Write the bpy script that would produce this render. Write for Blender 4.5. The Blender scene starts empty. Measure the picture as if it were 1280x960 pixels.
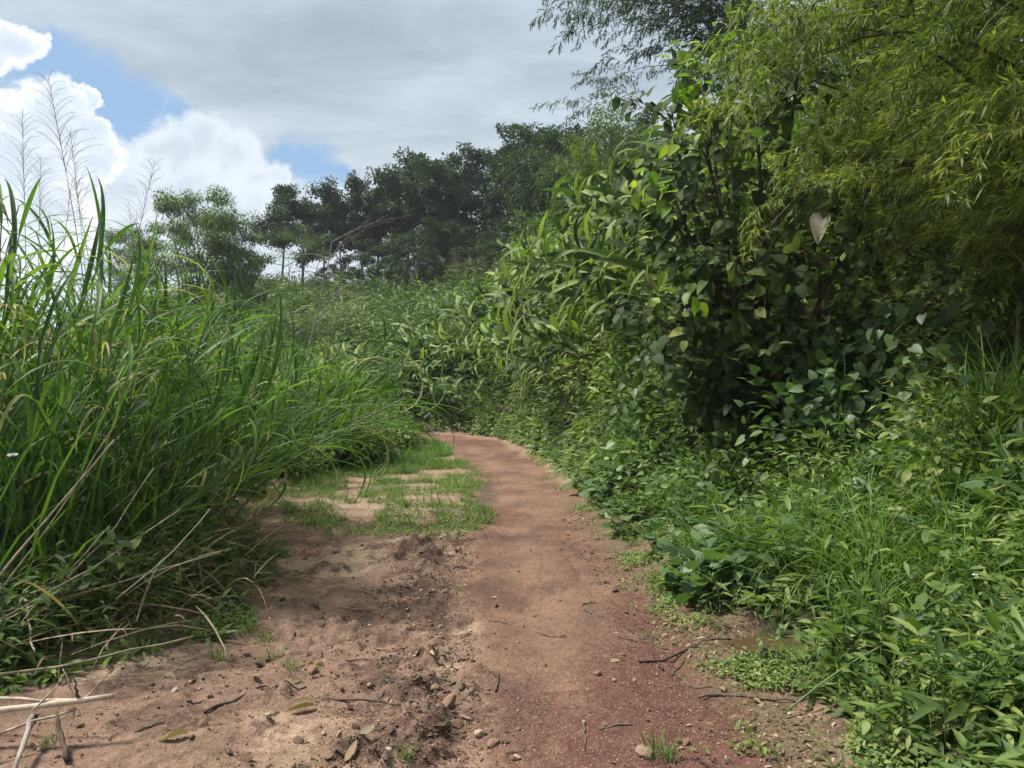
import bpy, math, random
import numpy as np
from mathutils import Matrix, Vector, Euler, Quaternion

SC = bpy.context.scene
COL = SC.collection
R = math.radians
PI = math.pi

# ------------------------------------------------------------------ camera
cam_d = bpy.data.cameras.new("camera")
cam = bpy.data.objects.new("camera", cam_d)
COL.objects.link(cam)
cam.location = (0, 0, 1.5)
cam.rotation_euler = (R(90), 0, 0)
cam_d.sensor_width = 36
cam_d.lens = 18 / math.tan(R(35))
cam_d.clip_start = 0.05
cam_d.clip_end = 3000
SC.camera = cam

# ------------------------------------------------------------------ light, exposure
SUN_EL, SUN_AZ = R(60), R(-78)          # azimuth measured from +Y, negative = towards -X
sun_dir = Vector((math.sin(SUN_AZ) * math.cos(SUN_EL), math.cos(SUN_AZ) * math.cos(SUN_EL), math.sin(SUN_EL)))
sun_d = bpy.data.lights.new("sun", 'SUN')
sun_d.energy = 5.0
sun_d.angle = R(10)
sun_d.color = (1, .95, .86)
sun = bpy.data.objects.new("sun", sun_d)
COL.objects.link(sun)
sun.location = (-20, 20, 40)
sun.rotation_euler = (-sun_dir).to_track_quat('-Z', 'Y').to_euler()
SC.view_settings.view_transform = 'Standard'
SC.view_settings.look = 'None'
SC.view_settings.exposure = 0.72
SC.view_settings.gamma = 1
SC.render.engine = 'CYCLES'
SC.cycles.max_bounces = 6
SC.cycles.diffuse_bounces = 3
SC.cycles.glossy_bounces = 2
SC.cycles.transmission_bounces = 3
SC.cycles.caustics_reflective = False
SC.cycles.caustics_refractive = False


class NT:
    """Small helper around a node tree."""
    def __init__(s, tree):
        s.t = tree; s.n = tree.nodes; s.l = tree.links
    def node(s, typ, **kw):
        n = s.n.new(typ)
        for k, v in kw.items(): setattr(n, k, v)
        return n
    def put(s, sock, v):
        if isinstance(v, bpy.types.NodeSocket): s.l.new(v, sock)
        elif v is not None:
            if hasattr(sock, 'default_value'):
                d = sock.default_value
                if hasattr(d, '__len__') and not hasattr(v, '__len__'): v = [v] * len(d)
                if hasattr(d, '__len__') and len(d) == 4 and len(v) == 3: v = tuple(v) + (1,)
                sock.default_value = v
    def math(s, op, a, b=None, c=None, clamp=False):
        n = s.node('ShaderNodeMath', operation=op); n.use_clamp = clamp
        for i, v in enumerate((a, b, c)): s.put(n.inputs[i], v)
        return n.outputs[0]
    def vec(s, op, a, b=None, scale=None):
        n = s.node('ShaderNodeVectorMath', operation=op)
        s.put(n.inputs[0], a); s.put(n.inputs[1], b)
        if scale is not None: s.put(n.inputs['Scale'], scale)
        return n.outputs['Value'] if op in ('DOT_PRODUCT', 'DISTANCE', 'LENGTH') else n.outputs['Vector']
    def ramp(s, v, a, b, c=0., d=1., smooth=True):
        n = s.node('ShaderNodeMapRange', interpolation_type='SMOOTHSTEP' if smooth else 'LINEAR')
        for i, x in enumerate((v, a, b, c, d)): s.put(n.inputs[i], x)
        return n.outputs[0]
    def mix(s, f, a, b, blend='MIX'):
        n = s.node('ShaderNodeMix', data_type='RGBA', blend_type=blend)
        s.put(n.inputs[0], f); s.put(n.inputs[6], a); s.put(n.inputs[7], b)
        return n.outputs[2]
    def noise(s, vec, scale, detail=4, rough=.55, dist=0.):
        n = s.node('ShaderNodeTexNoise')
        s.put(n.inputs['Vector'], vec); n.inputs['Scale'].default_value = scale
        n.inputs['Detail'].default_value = detail; n.inputs['Roughness'].default_value = rough
        n.inputs['Distortion'].default_value = dist
        return n.outputs['Fac']
    def cramp(s, v, stops):
        n = s.node('ShaderNodeValToRGB'); s.put(n.inputs[0], v)
        e = n.color_ramp.elements
        while len(e) < len(stops): e.new(.5)
        for x, (p, c) in zip(e, stops): x.position = p; x.color = tuple(c) + (1,)
        return n.outputs[0]


# ------------------------------------------------------------------ world: blue sky, high grey sheet, cumulus
world = bpy.data.worlds.new("World")
SC.world = world
world.use_nodes = True
w = NT(world.node_tree)
w.n.clear()
sky = w.node('ShaderNodeTexSky', sky_type='NISHITA')
sky.sun_disc = False
sky.sun_elevation = SUN_EL
sky.sun_rotation = SUN_AZ
sky.air_density = 1.0; sky.dust_density = .6; sky.ozone_density = 1.5
gen = w.node('ShaderNodeTexCoord').outputs['Generated']
dirn = w.vec('NORMALIZE', gen)
sx = w.node('ShaderNodeSeparateXYZ'); w.l.new(dirn, sx.inputs[0])
dz = w.math('MAXIMUM', sx.outputs[2], 0.)
den = w.math('ADD', dz, .16)
cp = w.node('ShaderNodeCombineXYZ')
w.l.new(w.math('DIVIDE', sx.outputs[0], den), cp.inputs[0])
w.l.new(w.math('DIVIDE', sx.outputs[1], den), cp.inputs[1])
plane = cp.outputs[0]                                   # clouds lie on a horizontal layer
# billow distortion of the direction, so that edges of gaps and heaps are ragged
nz = w.node('ShaderNodeTexNoise'); w.l.new(dirn, nz.inputs['Vector'])
nz.inputs['Scale'].default_value = 9; nz.inputs['Detail'].default_value = 7; nz.inputs['Roughness'].default_value = .6
off = w.vec('SUBTRACT', nz.outputs['Color'], (.5, .5, .5))
dsoft = w.vec('ADD', dirn, w.vec('SCALE', off, scale=.12))
dhard = w.vec('ADD', dirn, w.vec('SCALE', off, scale=.16))


def sdir(px, py):
    v = Vector(((px - 640) / 914, 1, (480 - py) / 914)); v.normalize(); return tuple(v)


def blobs(src, lst):
    out = None
    for px, py, r in lst:
        d = w.vec('DISTANCE', src, sdir(px, py))
        m = w.math('SUBTRACT', 1., w.math('DIVIDE', d, r / 914. * .93))
        out = m if out is None else w.math('MAXIMUM', out, m)
    return out


gap = blobs(dsoft, [(26, 70, 40), (68, 92, 44), (116, 108, 44), (168, 122, 42), (216, 144, 28), (382, 207, 42), (354, 199, 26), (416, 212, 22), (140, 140, 50)])
gap_any = w.math('SUBTRACT', w.noise(plane, .9, 5, .55), .68)     # the same broken cover goes on all round
gap = w.math('MAXIMUM', gap, w.math('MULTIPLY', gap_any, 4.))
gapm = w.ramp(gap, -.25, .6)
heap = blobs(dhard, [(10, 150, 42), (60, 160, 40), (98, 176, 32), (92, 130, 16), (-25, 48, 34), (60, 205, 44), (20, 215, 50), (120, 215, 30), (60, 265, 70), (412, 246, 14)])
heap_any = w.math('MULTIPLY', w.math('SUBTRACT', w.noise(w.vec('SCALE', plane, scale=1.7), 1.3, 6, .6), .74), 3.)
heap = w.math('MAXIMUM', heap, heap_any)
heapm = w.ramp(heap, -.03, .27)
soft = blobs(dhard, [(205, 195, 46), (250, 182, 40), (295, 205, 42), (330, 228, 36), (165, 235, 60), (230, 250, 70), (300, 265, 60)])
softm = w.ramp(soft, -.05, .35)
# grey sheet
strk = w.node('ShaderNodeMapping'); w.l.new(plane, strk.inputs[0])
strk.inputs['Rotation'].default_value = (0, 0, R(28)); strk.inputs['Scale'].default_value = (.8, 1.5, 1)
n1 = w.noise(strk.outputs[0], .75, 4, .5, .35)
n2 = w.noise(strk.outputs[0], 2.9, 7, .6, .5)
nn = w.math('ADD', w.math('MULTIPLY', n1, .60), w.math('MULTIPLY', n2, .40))
sheet = w.cramp(nn, [(.32, (.265, .32, .385)), (.44, (.345, .41, .48)), (.54, (.46, .53, .60)), (.68, (.62, .685, .74))])
hz = w.ramp(dz, .02, .42)
sheet = w.mix(hz, w.mix(.55, sheet, (.70, .76, .80)), sheet)
# heaps: bright tops, blue-grey bases
n3 = w.noise(dirn, 14, 7, .62)
hb = w.math('ADD', heap, w.math('MULTIPLY', w.math('SUBTRACT', n3, .5), .95))
heapc = w.cramp(hb, [(.02, (.90, .91, .93)), (.26, (.80, .83, .87)), (.52, (.60, .66, .73)), (.85, (.52, .585, .665))])
blue = w.mix(.7, w.vec('SCALE', sky.outputs[0], scale=.08), (.25, .41, .62))
c = w.mix(gapm, sheet, blue)
softc = w.cramp(w.math('ADD', soft, w.math('MULTIPLY', w.math('SUBTRACT', n3, .5), 1.3)), [(.0, (.52, .58, .645)), (.25, (.64, .685, .74)), (.5, (.58, .64, .70)), (.8, (.48, .545, .61))])
c = w.mix(w.math('MULTIPLY', softm, .85), c, softc)
c = w.mix(w.math('MULTIPLY', heapm, .93), c, heapc)
bg = w.node('ShaderNodeBackground')
w.l.new(c, bg.inputs[0]); bg.inputs[1].default_value = .86
wo = w.node('ShaderNodeOutputWorld'); w.l.new(bg.outputs[0], wo.inputs[0])
world.cycles.sampling_method = 'MANUAL'
world.cycles.sample_map_resolution = 512


# ------------------------------------------------------------------ geometry helpers
class G:
    """Triangles with a colour-variation value per vertex and a material slot per face."""
    __slots__ = ('v', 't', 'a', 'm', 'mesh')
    def __init__(s, v, t, a=0., m=0):
        s.v = np.asarray(v, float).reshape(-1, 3); s.t = np.asarray(t, int).reshape(-1, 3)
        s.a = np.full(len(s.v), float(a)) if np.isscalar(a) else np.asarray(a, float)
        s.m = np.full(len(s.t), int(m)) if np.isscalar(m) else np.asarray(m, int)
        s.mesh = {}
    def xf(s, M):
        M = np.array(M)
        return G(s.v @ M[:3, :3].T + M[:3, 3], s.t, s.a, s.m)


def join(gs):
    gs = [g for g in gs if len(g.v)]
    o = np.cumsum([0] + [len(g.v) for g in gs])
    return G(np.concatenate([g.v for g in gs]), np.concatenate([g.t + k for g, k in zip(gs, o)]),
             np.concatenate([g.a for g in gs]), np.concatenate([g.m for g in gs]))


def mesh_from(g, name, mats, smooth=True):
    key = (name,) + tuple(mats)
    if key in g.mesh: return g.mesh[key]
    me = bpy.data.meshes.new(name)
    n, k = len(g.v), len(g.t)
    me.vertices.add(n); me.vertices.foreach_set('co', g.v.astype(np.float32).ravel())
    me.loops.add(3 * k); me.loops.foreach_set('vertex_index', g.t.astype(np.int32).ravel())
    me.polygons.add(k)
    me.polygons.foreach_set('loop_start', np.arange(0, 3 * k, 3, dtype=np.int32))
    me.polygons.foreach_set('material_index', g.m.astype(np.int32))
    me.polygons.foreach_set('use_smooth', np.full(k, smooth))
    at = me.attributes.new('tint', 'FLOAT', 'POINT'); at.data.foreach_set('value', g.a.astype(np.float32))
    for m in mats: me.materials.append(MAT[m])
    me.update(calc_edges=True)
    g.mesh[key] = me
    return me


def unit(a):
    return a / np.maximum(np.linalg.norm(a, axis=-1, keepdims=True), 1e-9)


def leaf_tpl(ys, ws, ye=None, fold=.18, droop=.18):
    ys = np.array(ys, float); ws = np.array(ws, float); ye = ys if ye is None else np.array(ye, float)
    v = []; t = []
    for y, ww, e in zip(ys, ws, ye):
        zc = -droop * y * y; ze = -droop * e * e + fold * ww
        v += [(-ww, e, ze), (0, y, zc), (ww, e, ze)]
    for i in range(len(ys) - 1):
        a = 3 * i; b = a + 3
        for q in (0, 1):
            if ws[i] == 0: t.append((a + 1, b + q + 1, b + q))
            elif ws[i + 1] == 0: t.append((a + q, a + q + 1, b + 1))
            else: t += [(a + q, a + q + 1, b + q + 1), (a + q, b + q + 1, b + q)]
    return np.array(v), np.array(t)


TP = {
    'ovate': leaf_tpl([0, .15, .35, .6, .82, 1], [0, .2, .27, .23, .11, 0], fold=.25, droop=.22),
    'heart': leaf_tpl([0, .04, .28, .58, .84, 1], [0, .27, .40, .31, .13, 0], ye=[0, -.12, .2, .53, .82, 1], fold=.2, droop=.2),
    'lance': leaf_tpl([0, .2, .45, .75, 1], [0, .085, .11, .07, 0], fold=.3, droop=.3),
    'round': leaf_tpl([0, .12, .4, .72, .92, 1], [0, .28, .42, .36, .17, 0], fold=.18, droop=.2),
    'bamboo': leaf_tpl([0, .3, 1], [0, .075, 0], fold=.3, droop=.12),
    'tiny': leaf_tpl([0, .42, 1], [0, .26, 0], fold=.25, droop=.2),
    'slim': leaf_tpl([0, .38, 1], [0, .13, 0], fold=.3, droop=.3),
}


def scatter(tp, P, D, N, S, tint, m=0):
    v, t = TP[tp] if isinstance(tp, str) else tp
    P = np.asarray(P, float); n = len(P)
    if n == 0: return G(np.zeros((0, 3)), np.zeros((0, 3), int), np.zeros(0), np.zeros(0, int))
    D = unit(D); X = unit(np.cross(D, N)); Z = np.cross(X, D)
    S = np.broadcast_to(np.asarray(S, float), (n,))
    w = (v[None, :, 0:1] * X[:, None] + v[None, :, 1:2] * D[:, None] + v[None, :, 2:3] * Z[:, None]) * S[:, None, None] + P[:, None]
    tt = t[None] + (np.arange(n) * len(v))[:, None, None]
    tn = np.broadcast_to(np.asarray(tint, float), (n,))
    return G(w.reshape(-1, 3), tt.reshape(-1, 3), np.repeat(tn, len(v)), m)


def blades(base, az, e0, L, W, droop, tint, K=6, fold=.35, twist=None, m=0, pw=1.4):
    base = np.asarray(base, float).reshape(-1, 3); n = len(base)
    f = lambda x: np.broadcast_to(np.asarray(x, float), (n,))
    az, e0, L, W, droop, tint = map(f, (az, e0, L, W, droop, tint))
    s = np.linspace(0, 1, K + 1)
    el = e0[:, None] - droop[:, None] * s[None] ** pw
    dh = np.stack([np.cos(az), np.sin(az)], -1)
    mid = (el[:, 1:] + el[:, :-1]) / 2; ds = (L / K)[:, None]
    h = np.concatenate([np.zeros((n, 1)), np.cumsum(np.cos(mid) * ds, 1)], 1)
    z = np.concatenate([np.zeros((n, 1)), np.cumsum(np.sin(mid) * ds, 1)], 1)
    c = np.stack([h * dh[:, None, 0], h * dh[:, None, 1], z], -1) + base[:, None]
    side = np.stack([-np.sin(az), np.cos(az), np.zeros(n)], -1)[:, None]
    nor = np.stack([-np.sin(el) * dh[:, None, 0], -np.sin(el) * dh[:, None, 1], np.cos(el)], -1)
    if twist is not None:
        tw = f(twist)[:, None, None] * s[None, :, None]
        side = side * np.cos(tw) + nor * np.sin(tw)
    prof = (.5 + .5 * np.minimum(s / .3, 1)) * (1 - s ** 2.6)
    ww = (W[:, None] * prof[None] * .5)[..., None]
    up = nor * ww * fold
    v = np.stack([c - side * ww + up, c, c + side * ww + up], 2).reshape(-1, 3)
    q = []
    for i in range(K):
        a = 3 * i; b = a + 3
        q += [(a, a + 1, b + 1), (a, b + 1, b), (a + 1, a + 2, b + 2), (a + 1, b + 2, b + 1)] if i < K - 1 else [(a, a + 1, b + 1), (a + 1, a + 2, b + 1)]
    q = np.array(q)
    t = (q[None] + (np.arange(n) * 3 * (K + 1))[:, None, None]).reshape(-1, 3)
    return G(v, t, np.repeat(tint, 3 * (K + 1)), m)


def tube(pts, rad, sides=6, tint=0., m=0, cap=True):
    pts = np.asarray(pts, float); n = len(pts)
    rad = np.broadcast_to(np.asarray(rad, float), (n,))
    tg = np.gradient(pts, axis=0); tg = unit(tg)
    ref = np.array([0, 0, 1.]) if abs(tg[:, 2]).mean() < .8 else np.array([1., 0, 0])
    x = unit(np.cross(tg, ref)); y = np.cross(tg, x)
    a = np.arange(sides) * 2 * PI / sides
    ring = pts[:, None] + rad[:, None, None] * (np.cos(a)[None, :, None] * x[:, None] + np.sin(a)[None, :, None] * y[:, None])
    v = ring.reshape(-1, 3); t = []
    for i in range(n - 1):
        for k in range(sides):
            p, q = i * sides + k, i * sides + (k + 1) % sides
            t += [(p, q, q + sides), (p, q + sides, p + sides)]
    if cap:
        v = np.vstack([v, pts[0], pts[-1]])
        for k in range(sides):
            t += [(n * sides, (k + 1) % sides, k), (n * sides + 1, (n - 1) * sides + k, (n - 1) * sides + (k + 1) % sides)]
    return G(v, t, tint, m)


def curve(p0, az, e0, L, droop, K=8, wob=0., rg=None):
    """Points of an arching line and its elevation at each point."""
    s = np.linspace(0, 1, K + 1); el = e0 - droop * s ** 1.4
    a = np.full(K + 1, az) + (np.cumsum(rg.normal(0, wob, K + 1)) if wob else 0)
    st = np.stack([np.cos(el) * np.cos(a), np.cos(el) * np.sin(a), np.sin(el)], -1)
    p = np.vstack([[0, 0, 0], np.cumsum((st[1:] + st[:-1]) / 2 * L / K, 0)]) + np.asarray(p0, float)
    return p, st


# lattice noise
_lat = np.random.default_rng(5).random((256, 256))


def vnoise(x, y):
    xi = np.floor(x).astype(int); yi = np.floor(y).astype(int)
    fx = x - xi; fy = y - yi
    fx = fx * fx * (3 - 2 * fx); fy = fy * fy * (3 - 2 * fy)
    g = lambda a, b: _lat[a & 255, b & 255]
    return (g(xi, yi) * (1 - fx) + g(xi + 1, yi) * fx) * (1 - fy) + (g(xi, yi + 1) * (1 - fx) + g(xi + 1, yi + 1) * fx) * fy


def fbm(x, y, o=4, g=.5):
    s = 0; a = 1; n = 0
    for i in range(o):
        s = s + a * vnoise(x * 2 ** i + 17.3 * i, y * 2 ** i + 9.1 * i); n += a; a *= g
    return s / n


def sst(a, b, x):
    t = np.clip((x - a) / (b - a), 0, 1); return t * t * (3 - 2 * t)


# ------------------------------------------------------------------ materials
MAT = {}


def new_mat(name):
    m = bpy.data.materials.new(name); m.use_nodes = True
    t = NT(m.node_tree); t.n.clear()
    MAT[name] = m
    return m, t


def leaf_mat(name, stops, trans=.3, rough=.5, spec=.3, rnd=.22, nscale=2.2, tmul=(1.5, 1.7, .7), nw=.25):
    m, t = new_mat(name)
    at = t.node('ShaderNodeAttribute', attribute_name='tint').outputs['Fac']
    oi = t.node('ShaderNodeObjectInfo').outputs['Random']
    geo = t.node('ShaderNodeNewGeometry')
    n = t.noise(geo.outputs['Position'], nscale, 3)
    v = t.math('ADD', at, t.math('MULTIPLY', t.math('SUBTRACT', oi, .5), rnd))
    v = t.math('ADD', v, t.math('MULTIPLY', t.math('SUBTRACT', n, .5), nw), clamp=True)
    c = t.cramp(v, stops)
    fine = t.noise(geo.outputs['Position'], 60, 2)
    c = t.mix(t.ramp(fine, .35, .75, 0, .25), c, t.mix(1., c, (.55, .6, .5), 'MULTIPLY'))
    blot = t.noise(geo.outputs['Position'], 23, 3, .6)
    c = t.mix(t.ramp(blot, .63, .72, 0, .4), c, t.mix(1., c, (1.9, 1.35, .9), 'MULTIPLY'))
    p = t.node('ShaderNodeBsdfPrincipled'); t.l.new(c, p.inputs['Base Color'])
    p.inputs['Roughness'].default_value = rough; p.inputs['Specular IOR Level'].default_value = spec
    tr = t.node('ShaderNodeBsdfTranslucent'); t.l.new(t.mix(1., c, tmul, 'MULTIPLY'), tr.inputs[0])
    ms = t.node('ShaderNodeMixShader'); ms.inputs[0].default_value = trans
    t.l.new(p.outputs[0], ms.inputs[1]); t.l.new(tr.outputs[0], ms.inputs[2])
    o = t.node('ShaderNodeOutputMaterial'); t.l.new(ms.outputs[0], o.inputs[0])
    return m


def plain_mat(name, ca, cb, scale=20, rough=.8, spec=.25, stretch=None, bump=.0):
    m, t = new_mat(name)
    co = t.node('ShaderNodeTexCoord').outputs['Object']
    if stretch:
        mp = t.node('ShaderNodeMapping'); t.l.new(co, mp.inputs[0]); mp.inputs['Scale'].default_value = stretch; co = mp.outputs[0]
    n = t.noise(co, scale, 5, .6)
    oi = t.node('ShaderNodeObjectInfo').outputs['Random']
    n = t.math('ADD', n, t.math('MULTIPLY', t.math('SUBTRACT', oi, .5), .35))
    c = t.mix(t.ramp(n, .3, .7), ca, cb)
    p = t.node('ShaderNodeBsdfPrincipled'); t.l.new(c, p.inputs['Base Color'])
    p.inputs['Roughness'].default_value = rough; p.inputs['Specular IOR Level'].default_value = spec
    if bump:
        b = t.node('ShaderNodeBump'); b.inputs['Strength'].default_value = bump; b.inputs['Distance'].default_value = .01
        t.l.new(n, b.inputs['Height']); t.l.new(b.outputs[0], p.inputs['Normal'])
    o = t.node('ShaderNodeOutputMaterial'); t.l.new(p.outputs[0], o.inputs[0])
    return m


leaf_mat('elephant_leaf', [(0, (.03, .06, .017)), (.4, (.07, .135, .03)), (.75, (.125, .21, .048)), (.93, (.19, .265, .075)), (1, (.34, .29, .15))], .42)
leaf_mat('tiger_leaf', [(0, (.026, .05, .015)), (.35, (.075, .125, .03)), (.7, (.165, .235, .055)), (1, (.29, .32, .10))], .26, spec=.22, rough=.6, rnd=.55)
leaf_mat('weed_leaf', [(0, (.035, .065, .02)), (.4, (.078, .13, .035)), (.75, (.14, .21, .052)), (1, (.24, .28, .09))], .36, rough=.55, rnd=.4)
leaf_mat('vine_leaf', [(0, (.034, .066, .026)), (.5, (.08, .14, .05)), (1, (.16, .225, .09))], .3, rough=.5, spec=.4, rnd=.4)
leaf_mat('bamboo_leaf', [(0, (.03, .05, .015)), (.35, (.10, .145, .034)), (.7, (.19, .235, .055)), (1, (.31, .32, .09))], .44, rnd=.6)
leaf_mat('dark_leaf', [(0, (.018, .036, .018)), (.45, (.036, .064, .028)), (.8, (.065, .10, .042)), (1, (.12, .145, .06))], .22, rough=.62, spec=.25, rnd=.5)
leaf_mat('teak_leaf', [(0, (.035, .06, .02)), (.4, (.075, .112, .034)), (.75, (.145, .19, .052)), (1, (.24, .26, .08))], .34, rough=.65, spec=.14, rnd=.9)
leaf_mat('young_leaf', [(0, (.11, .20, .025)), (1, (.26, .34, .05))], .42)
leaf_mat('far_leaf', [(0, (.014, .032, .014)), (.5, (.030, .058, .022)), (1, (.065, .10, .035))], .2, rough=.6, spec=.2, nscale=.4)
leaf_mat('far_light_leaf', [(0, (.025, .05, .018)), (.5, (.05, .09, .028)), (1, (.09, .13, .04))], .25, rough=.6, spec=.2, nscale=.4)
leaf_mat('grass_leaf', [(0, (.04, .08, .02)), (.5, (.10, .18, .035)), (.85, (.17, .25, .055)), (1, (.26, .27, .10))], .35)
leaf_mat('dry_leaf', [(0, (.10, .065, .04)), (.5, (.22, .16, .10)), (1, (.40, .33, .24))], .15, rough=.8, spec=.1)
leaf_mat('plume_hair', [(0, (.16, .12, .10)), (1, (.34, .27, .21))], .3, rough=.8, spec=.1)
leaf_mat('pale_leaf', [(0, (.62, .52, .45)), (1, (.75, .66, .58))], .35, rough=.7, spec=.1)
leaf_mat('hill_leaf', [(0, (.04, .075, .026)), (.5, (.09, .15, .044)), (1, (.18, .24, .075))], .2, rough=.6, spec=.2, nscale=.5, nw=.5)
plain_mat('green_stem', (.05, .10, .03), (.11, .16, .05), 14, .5, .4, (1, 1, .2))
plain_mat('bamboo_culm', (.06, .075, .025), (.14, .13, .05), 6, .5, .4, (1, 1, .3))
plain_mat('bark', (.055, .045, .037), (.14, .115, .09), 18, .9, .1, (1, 1, .25), .4)
plain_mat('pale_bark', (.16, .14, .12), (.32, .28, .24), 14, .85, .1, (1, 1, .3), .3)
plain_mat('dry_wood', (.20, .15, .11), (.46, .38, .29), 22, .85, .15, (1, 1, 1), .3)
plain_mat('dark_wood', (.05, .036, .028), (.12, .085, .06), 22, .9, .15, (1, 1, 1), .3)
plain_mat('dry_stalk', (.26, .22, .15), (.48, .41, .29), 12, .75, .2)
plain_mat('clod_earth', (.14, .085, .06), (.27, .17, .12), 25, .95, .1, None, .6)
plain_mat('stone', (.22, .15, .11), (.42, .33, .26), 18, .9, .15, None, .5)
plain_mat('grit_earth', (.20, .12, .085), (.36, .25, .185), 25, .9, .15)
plain_mat('petal', (.75, .73, .70), (.85, .84, .82), 10, .6)

# ------------------------------------------------------------------ objects
def thing(name, label, cat, M, group=None):
    o = bpy.data.objects.new(name, None); COL.objects.link(o)
    o.empty_display_size = .05
    o.matrix_basis = M
    o['label'] = label; o['category'] = cat; o['kind'] = 'thing'
    if group: o['group'] = group
    return o


def mobj(name, g, mats, M=None, parent=None, smooth=True, label=None, cat=None, group=None, kind=None):
    if isinstance(mats, str): mats = (mats,)
    o = bpy.data.objects.new(name, mesh_from(g, name, mats, smooth)); COL.objects.link(o)
    if parent is not None: o.parent = parent
    if M is not None: o.matrix_basis = M
    if label: o['label'] = label
    if cat: o['category'] = cat; o['kind'] = 'thing'
    if group: o['group'] = group
    if kind: o['kind'] = kind
    return o


def TRS(loc, rz=0., s=1., rx=0., ry=0.):
    S = Matrix.Diagonal((s, s, s, 1)) if np.isscalar(s) else Matrix.Diagonal(tuple(s) + (1,))
    return Matrix.Translation(Vector([float(x) for x in loc])) @ Euler((rx, ry, rz)).to_matrix().to_4x4() @ S


def frame(p, d, n=(0, 0, 1), s=1.):
    """Matrix whose +Y runs along d and whose +Z leans towards n."""
    d = Vector([float(x) for x in d]).normalized(); n = Vector([float(x) for x in n])
    x = d.cross(n)
    if x.length < 1e-4: x = d.cross(Vector((1, .3, 0)))
    x.normalize(); z = x.cross(d)
    M = Matrix((x, d, z)).transposed().to_4x4()
    return Matrix.Translation(Vector([float(a) for a in p])) @ M @ Matrix.Diagonal((s, s, s, 1))


def spawn(rec, root):
    """Builds a recipe [(name, G, mats, M, [children])] under a thing; meshes are shared between copies."""
    for name, g, mats, M, kids in rec:
        o = mobj(name, g, mats, M, root)
        for kn, kg, km, kM, in kids: mobj(kn, kg, km, kM, o)


def flat(rec):
    """The same recipe as one mesh with a slot per material."""
    names = []; out = []
    def add(g, mats, M):
        mt = mats if isinstance(mats, str) else mats[0]
        if mt not in names: names.append(mt)
        h = g.xf(M); h.m[:] = names.index(mt); out.append(h)
    for name, g, mats, M, kids in rec:
        add(g, mats, M)
        for kn, kg, km, kM in kids: add(kg, km, M @ kM)
    return join(out), tuple(names)


ONES = "zeroth first second third fourth fifth sixth seventh eighth ninth tenth eleventh twelfth thirteenth fourteenth fifteenth sixteenth seventeenth eighteenth nineteenth".split()
TENS = "x x twenty thirty forty fifty sixty seventy eighty ninety".split()


def nth(i):
    if i < 20: return ONES[i]
    if i >= 100: return 'hundred-and-' + nth(i - 100) if i > 100 else 'hundredth'
    a, b = divmod(i, 10)
    return (TENS[a][:-1] + 'ieth') if b == 0 else TENS[a] + '-' + ONES[b]


def number(objs, key, text):
    """Labels that single each copy out by its order from a landmark."""
    for i, o in enumerate(sorted(objs, key=key)):
        t = text(o, nth(i + 1)) if callable(text) else text.format(nth(i + 1))
        o['label'] = t


def pos(o): return o.matrix_basis.translation
def near(x, y): return lambda o: (pos(o).x - x) ** 2 + (pos(o).y - y) ** 2


# ------------------------------------------------------------------ terrain
def XR(y): return np.interp(y, [-40, 0, 2.86, 4, 6.2, 8, 11.4, 14, 16, 18, 20, 21, 22, 23, 24, 26, 90, 400], [1.6, 1.2, 1.08, 1.08, .99, .88, .70, .44, .16, -.2, -.72, -1.5, -2.9, -5.6, -9.5, -19, -330, -1900])
def XL(y): return np.interp(y, [-40, 0, 2.86, 4, 6.2, 8, 11.4, 14, 16, 18, 19, 19.6, 20.2, 21, 22, 90, 400], [-.1, -.1, -.12, -.2, -.34, -.42, -.74, -.98, -1.28, -1.85, -2.4, -3.2, -4.6, -8, -14, -420, -2500])
def XS(y): return np.interp(y, [-40, 2.4, 3.2, 3.7, 4.3, 5.1, 6.2, 8, 10, 11.4, 12, 13, 14, 16, 17.5, 19, 20, 21, 22, 90], [-3.4, -3.2, -2.9, -2.35, -1.85, -1.75, -2.1, -2.75, -3.5, -4.0, -3.6, -2.6, -2.35, -2.4, -2.5, -3.0, -5, -9, -15, -430])


def bank_d(x, y):
    s = (XR(y + .05) - XR(y - .05)) / .1
    return (x - XR(y)) / np.sqrt(1 + s * s)


BD = ([-1, 0, .2, .6, 1.2, 2, 3, 4.5, 6, 10, 30, 200], [0, 0, .02, .10, .32, .82, 1.6, 2.6, 3.2, 4.2, 9, 14])

BD2 = ([-1, 0, .3, .7, 1.2, 1.8, 2.8, 4, 6, 10, 30, 200], [0, 0, .06, .5, 1.6, 2.75, 3.8, 4.5, 5.1, 5.8, 9.5, 15])


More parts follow.
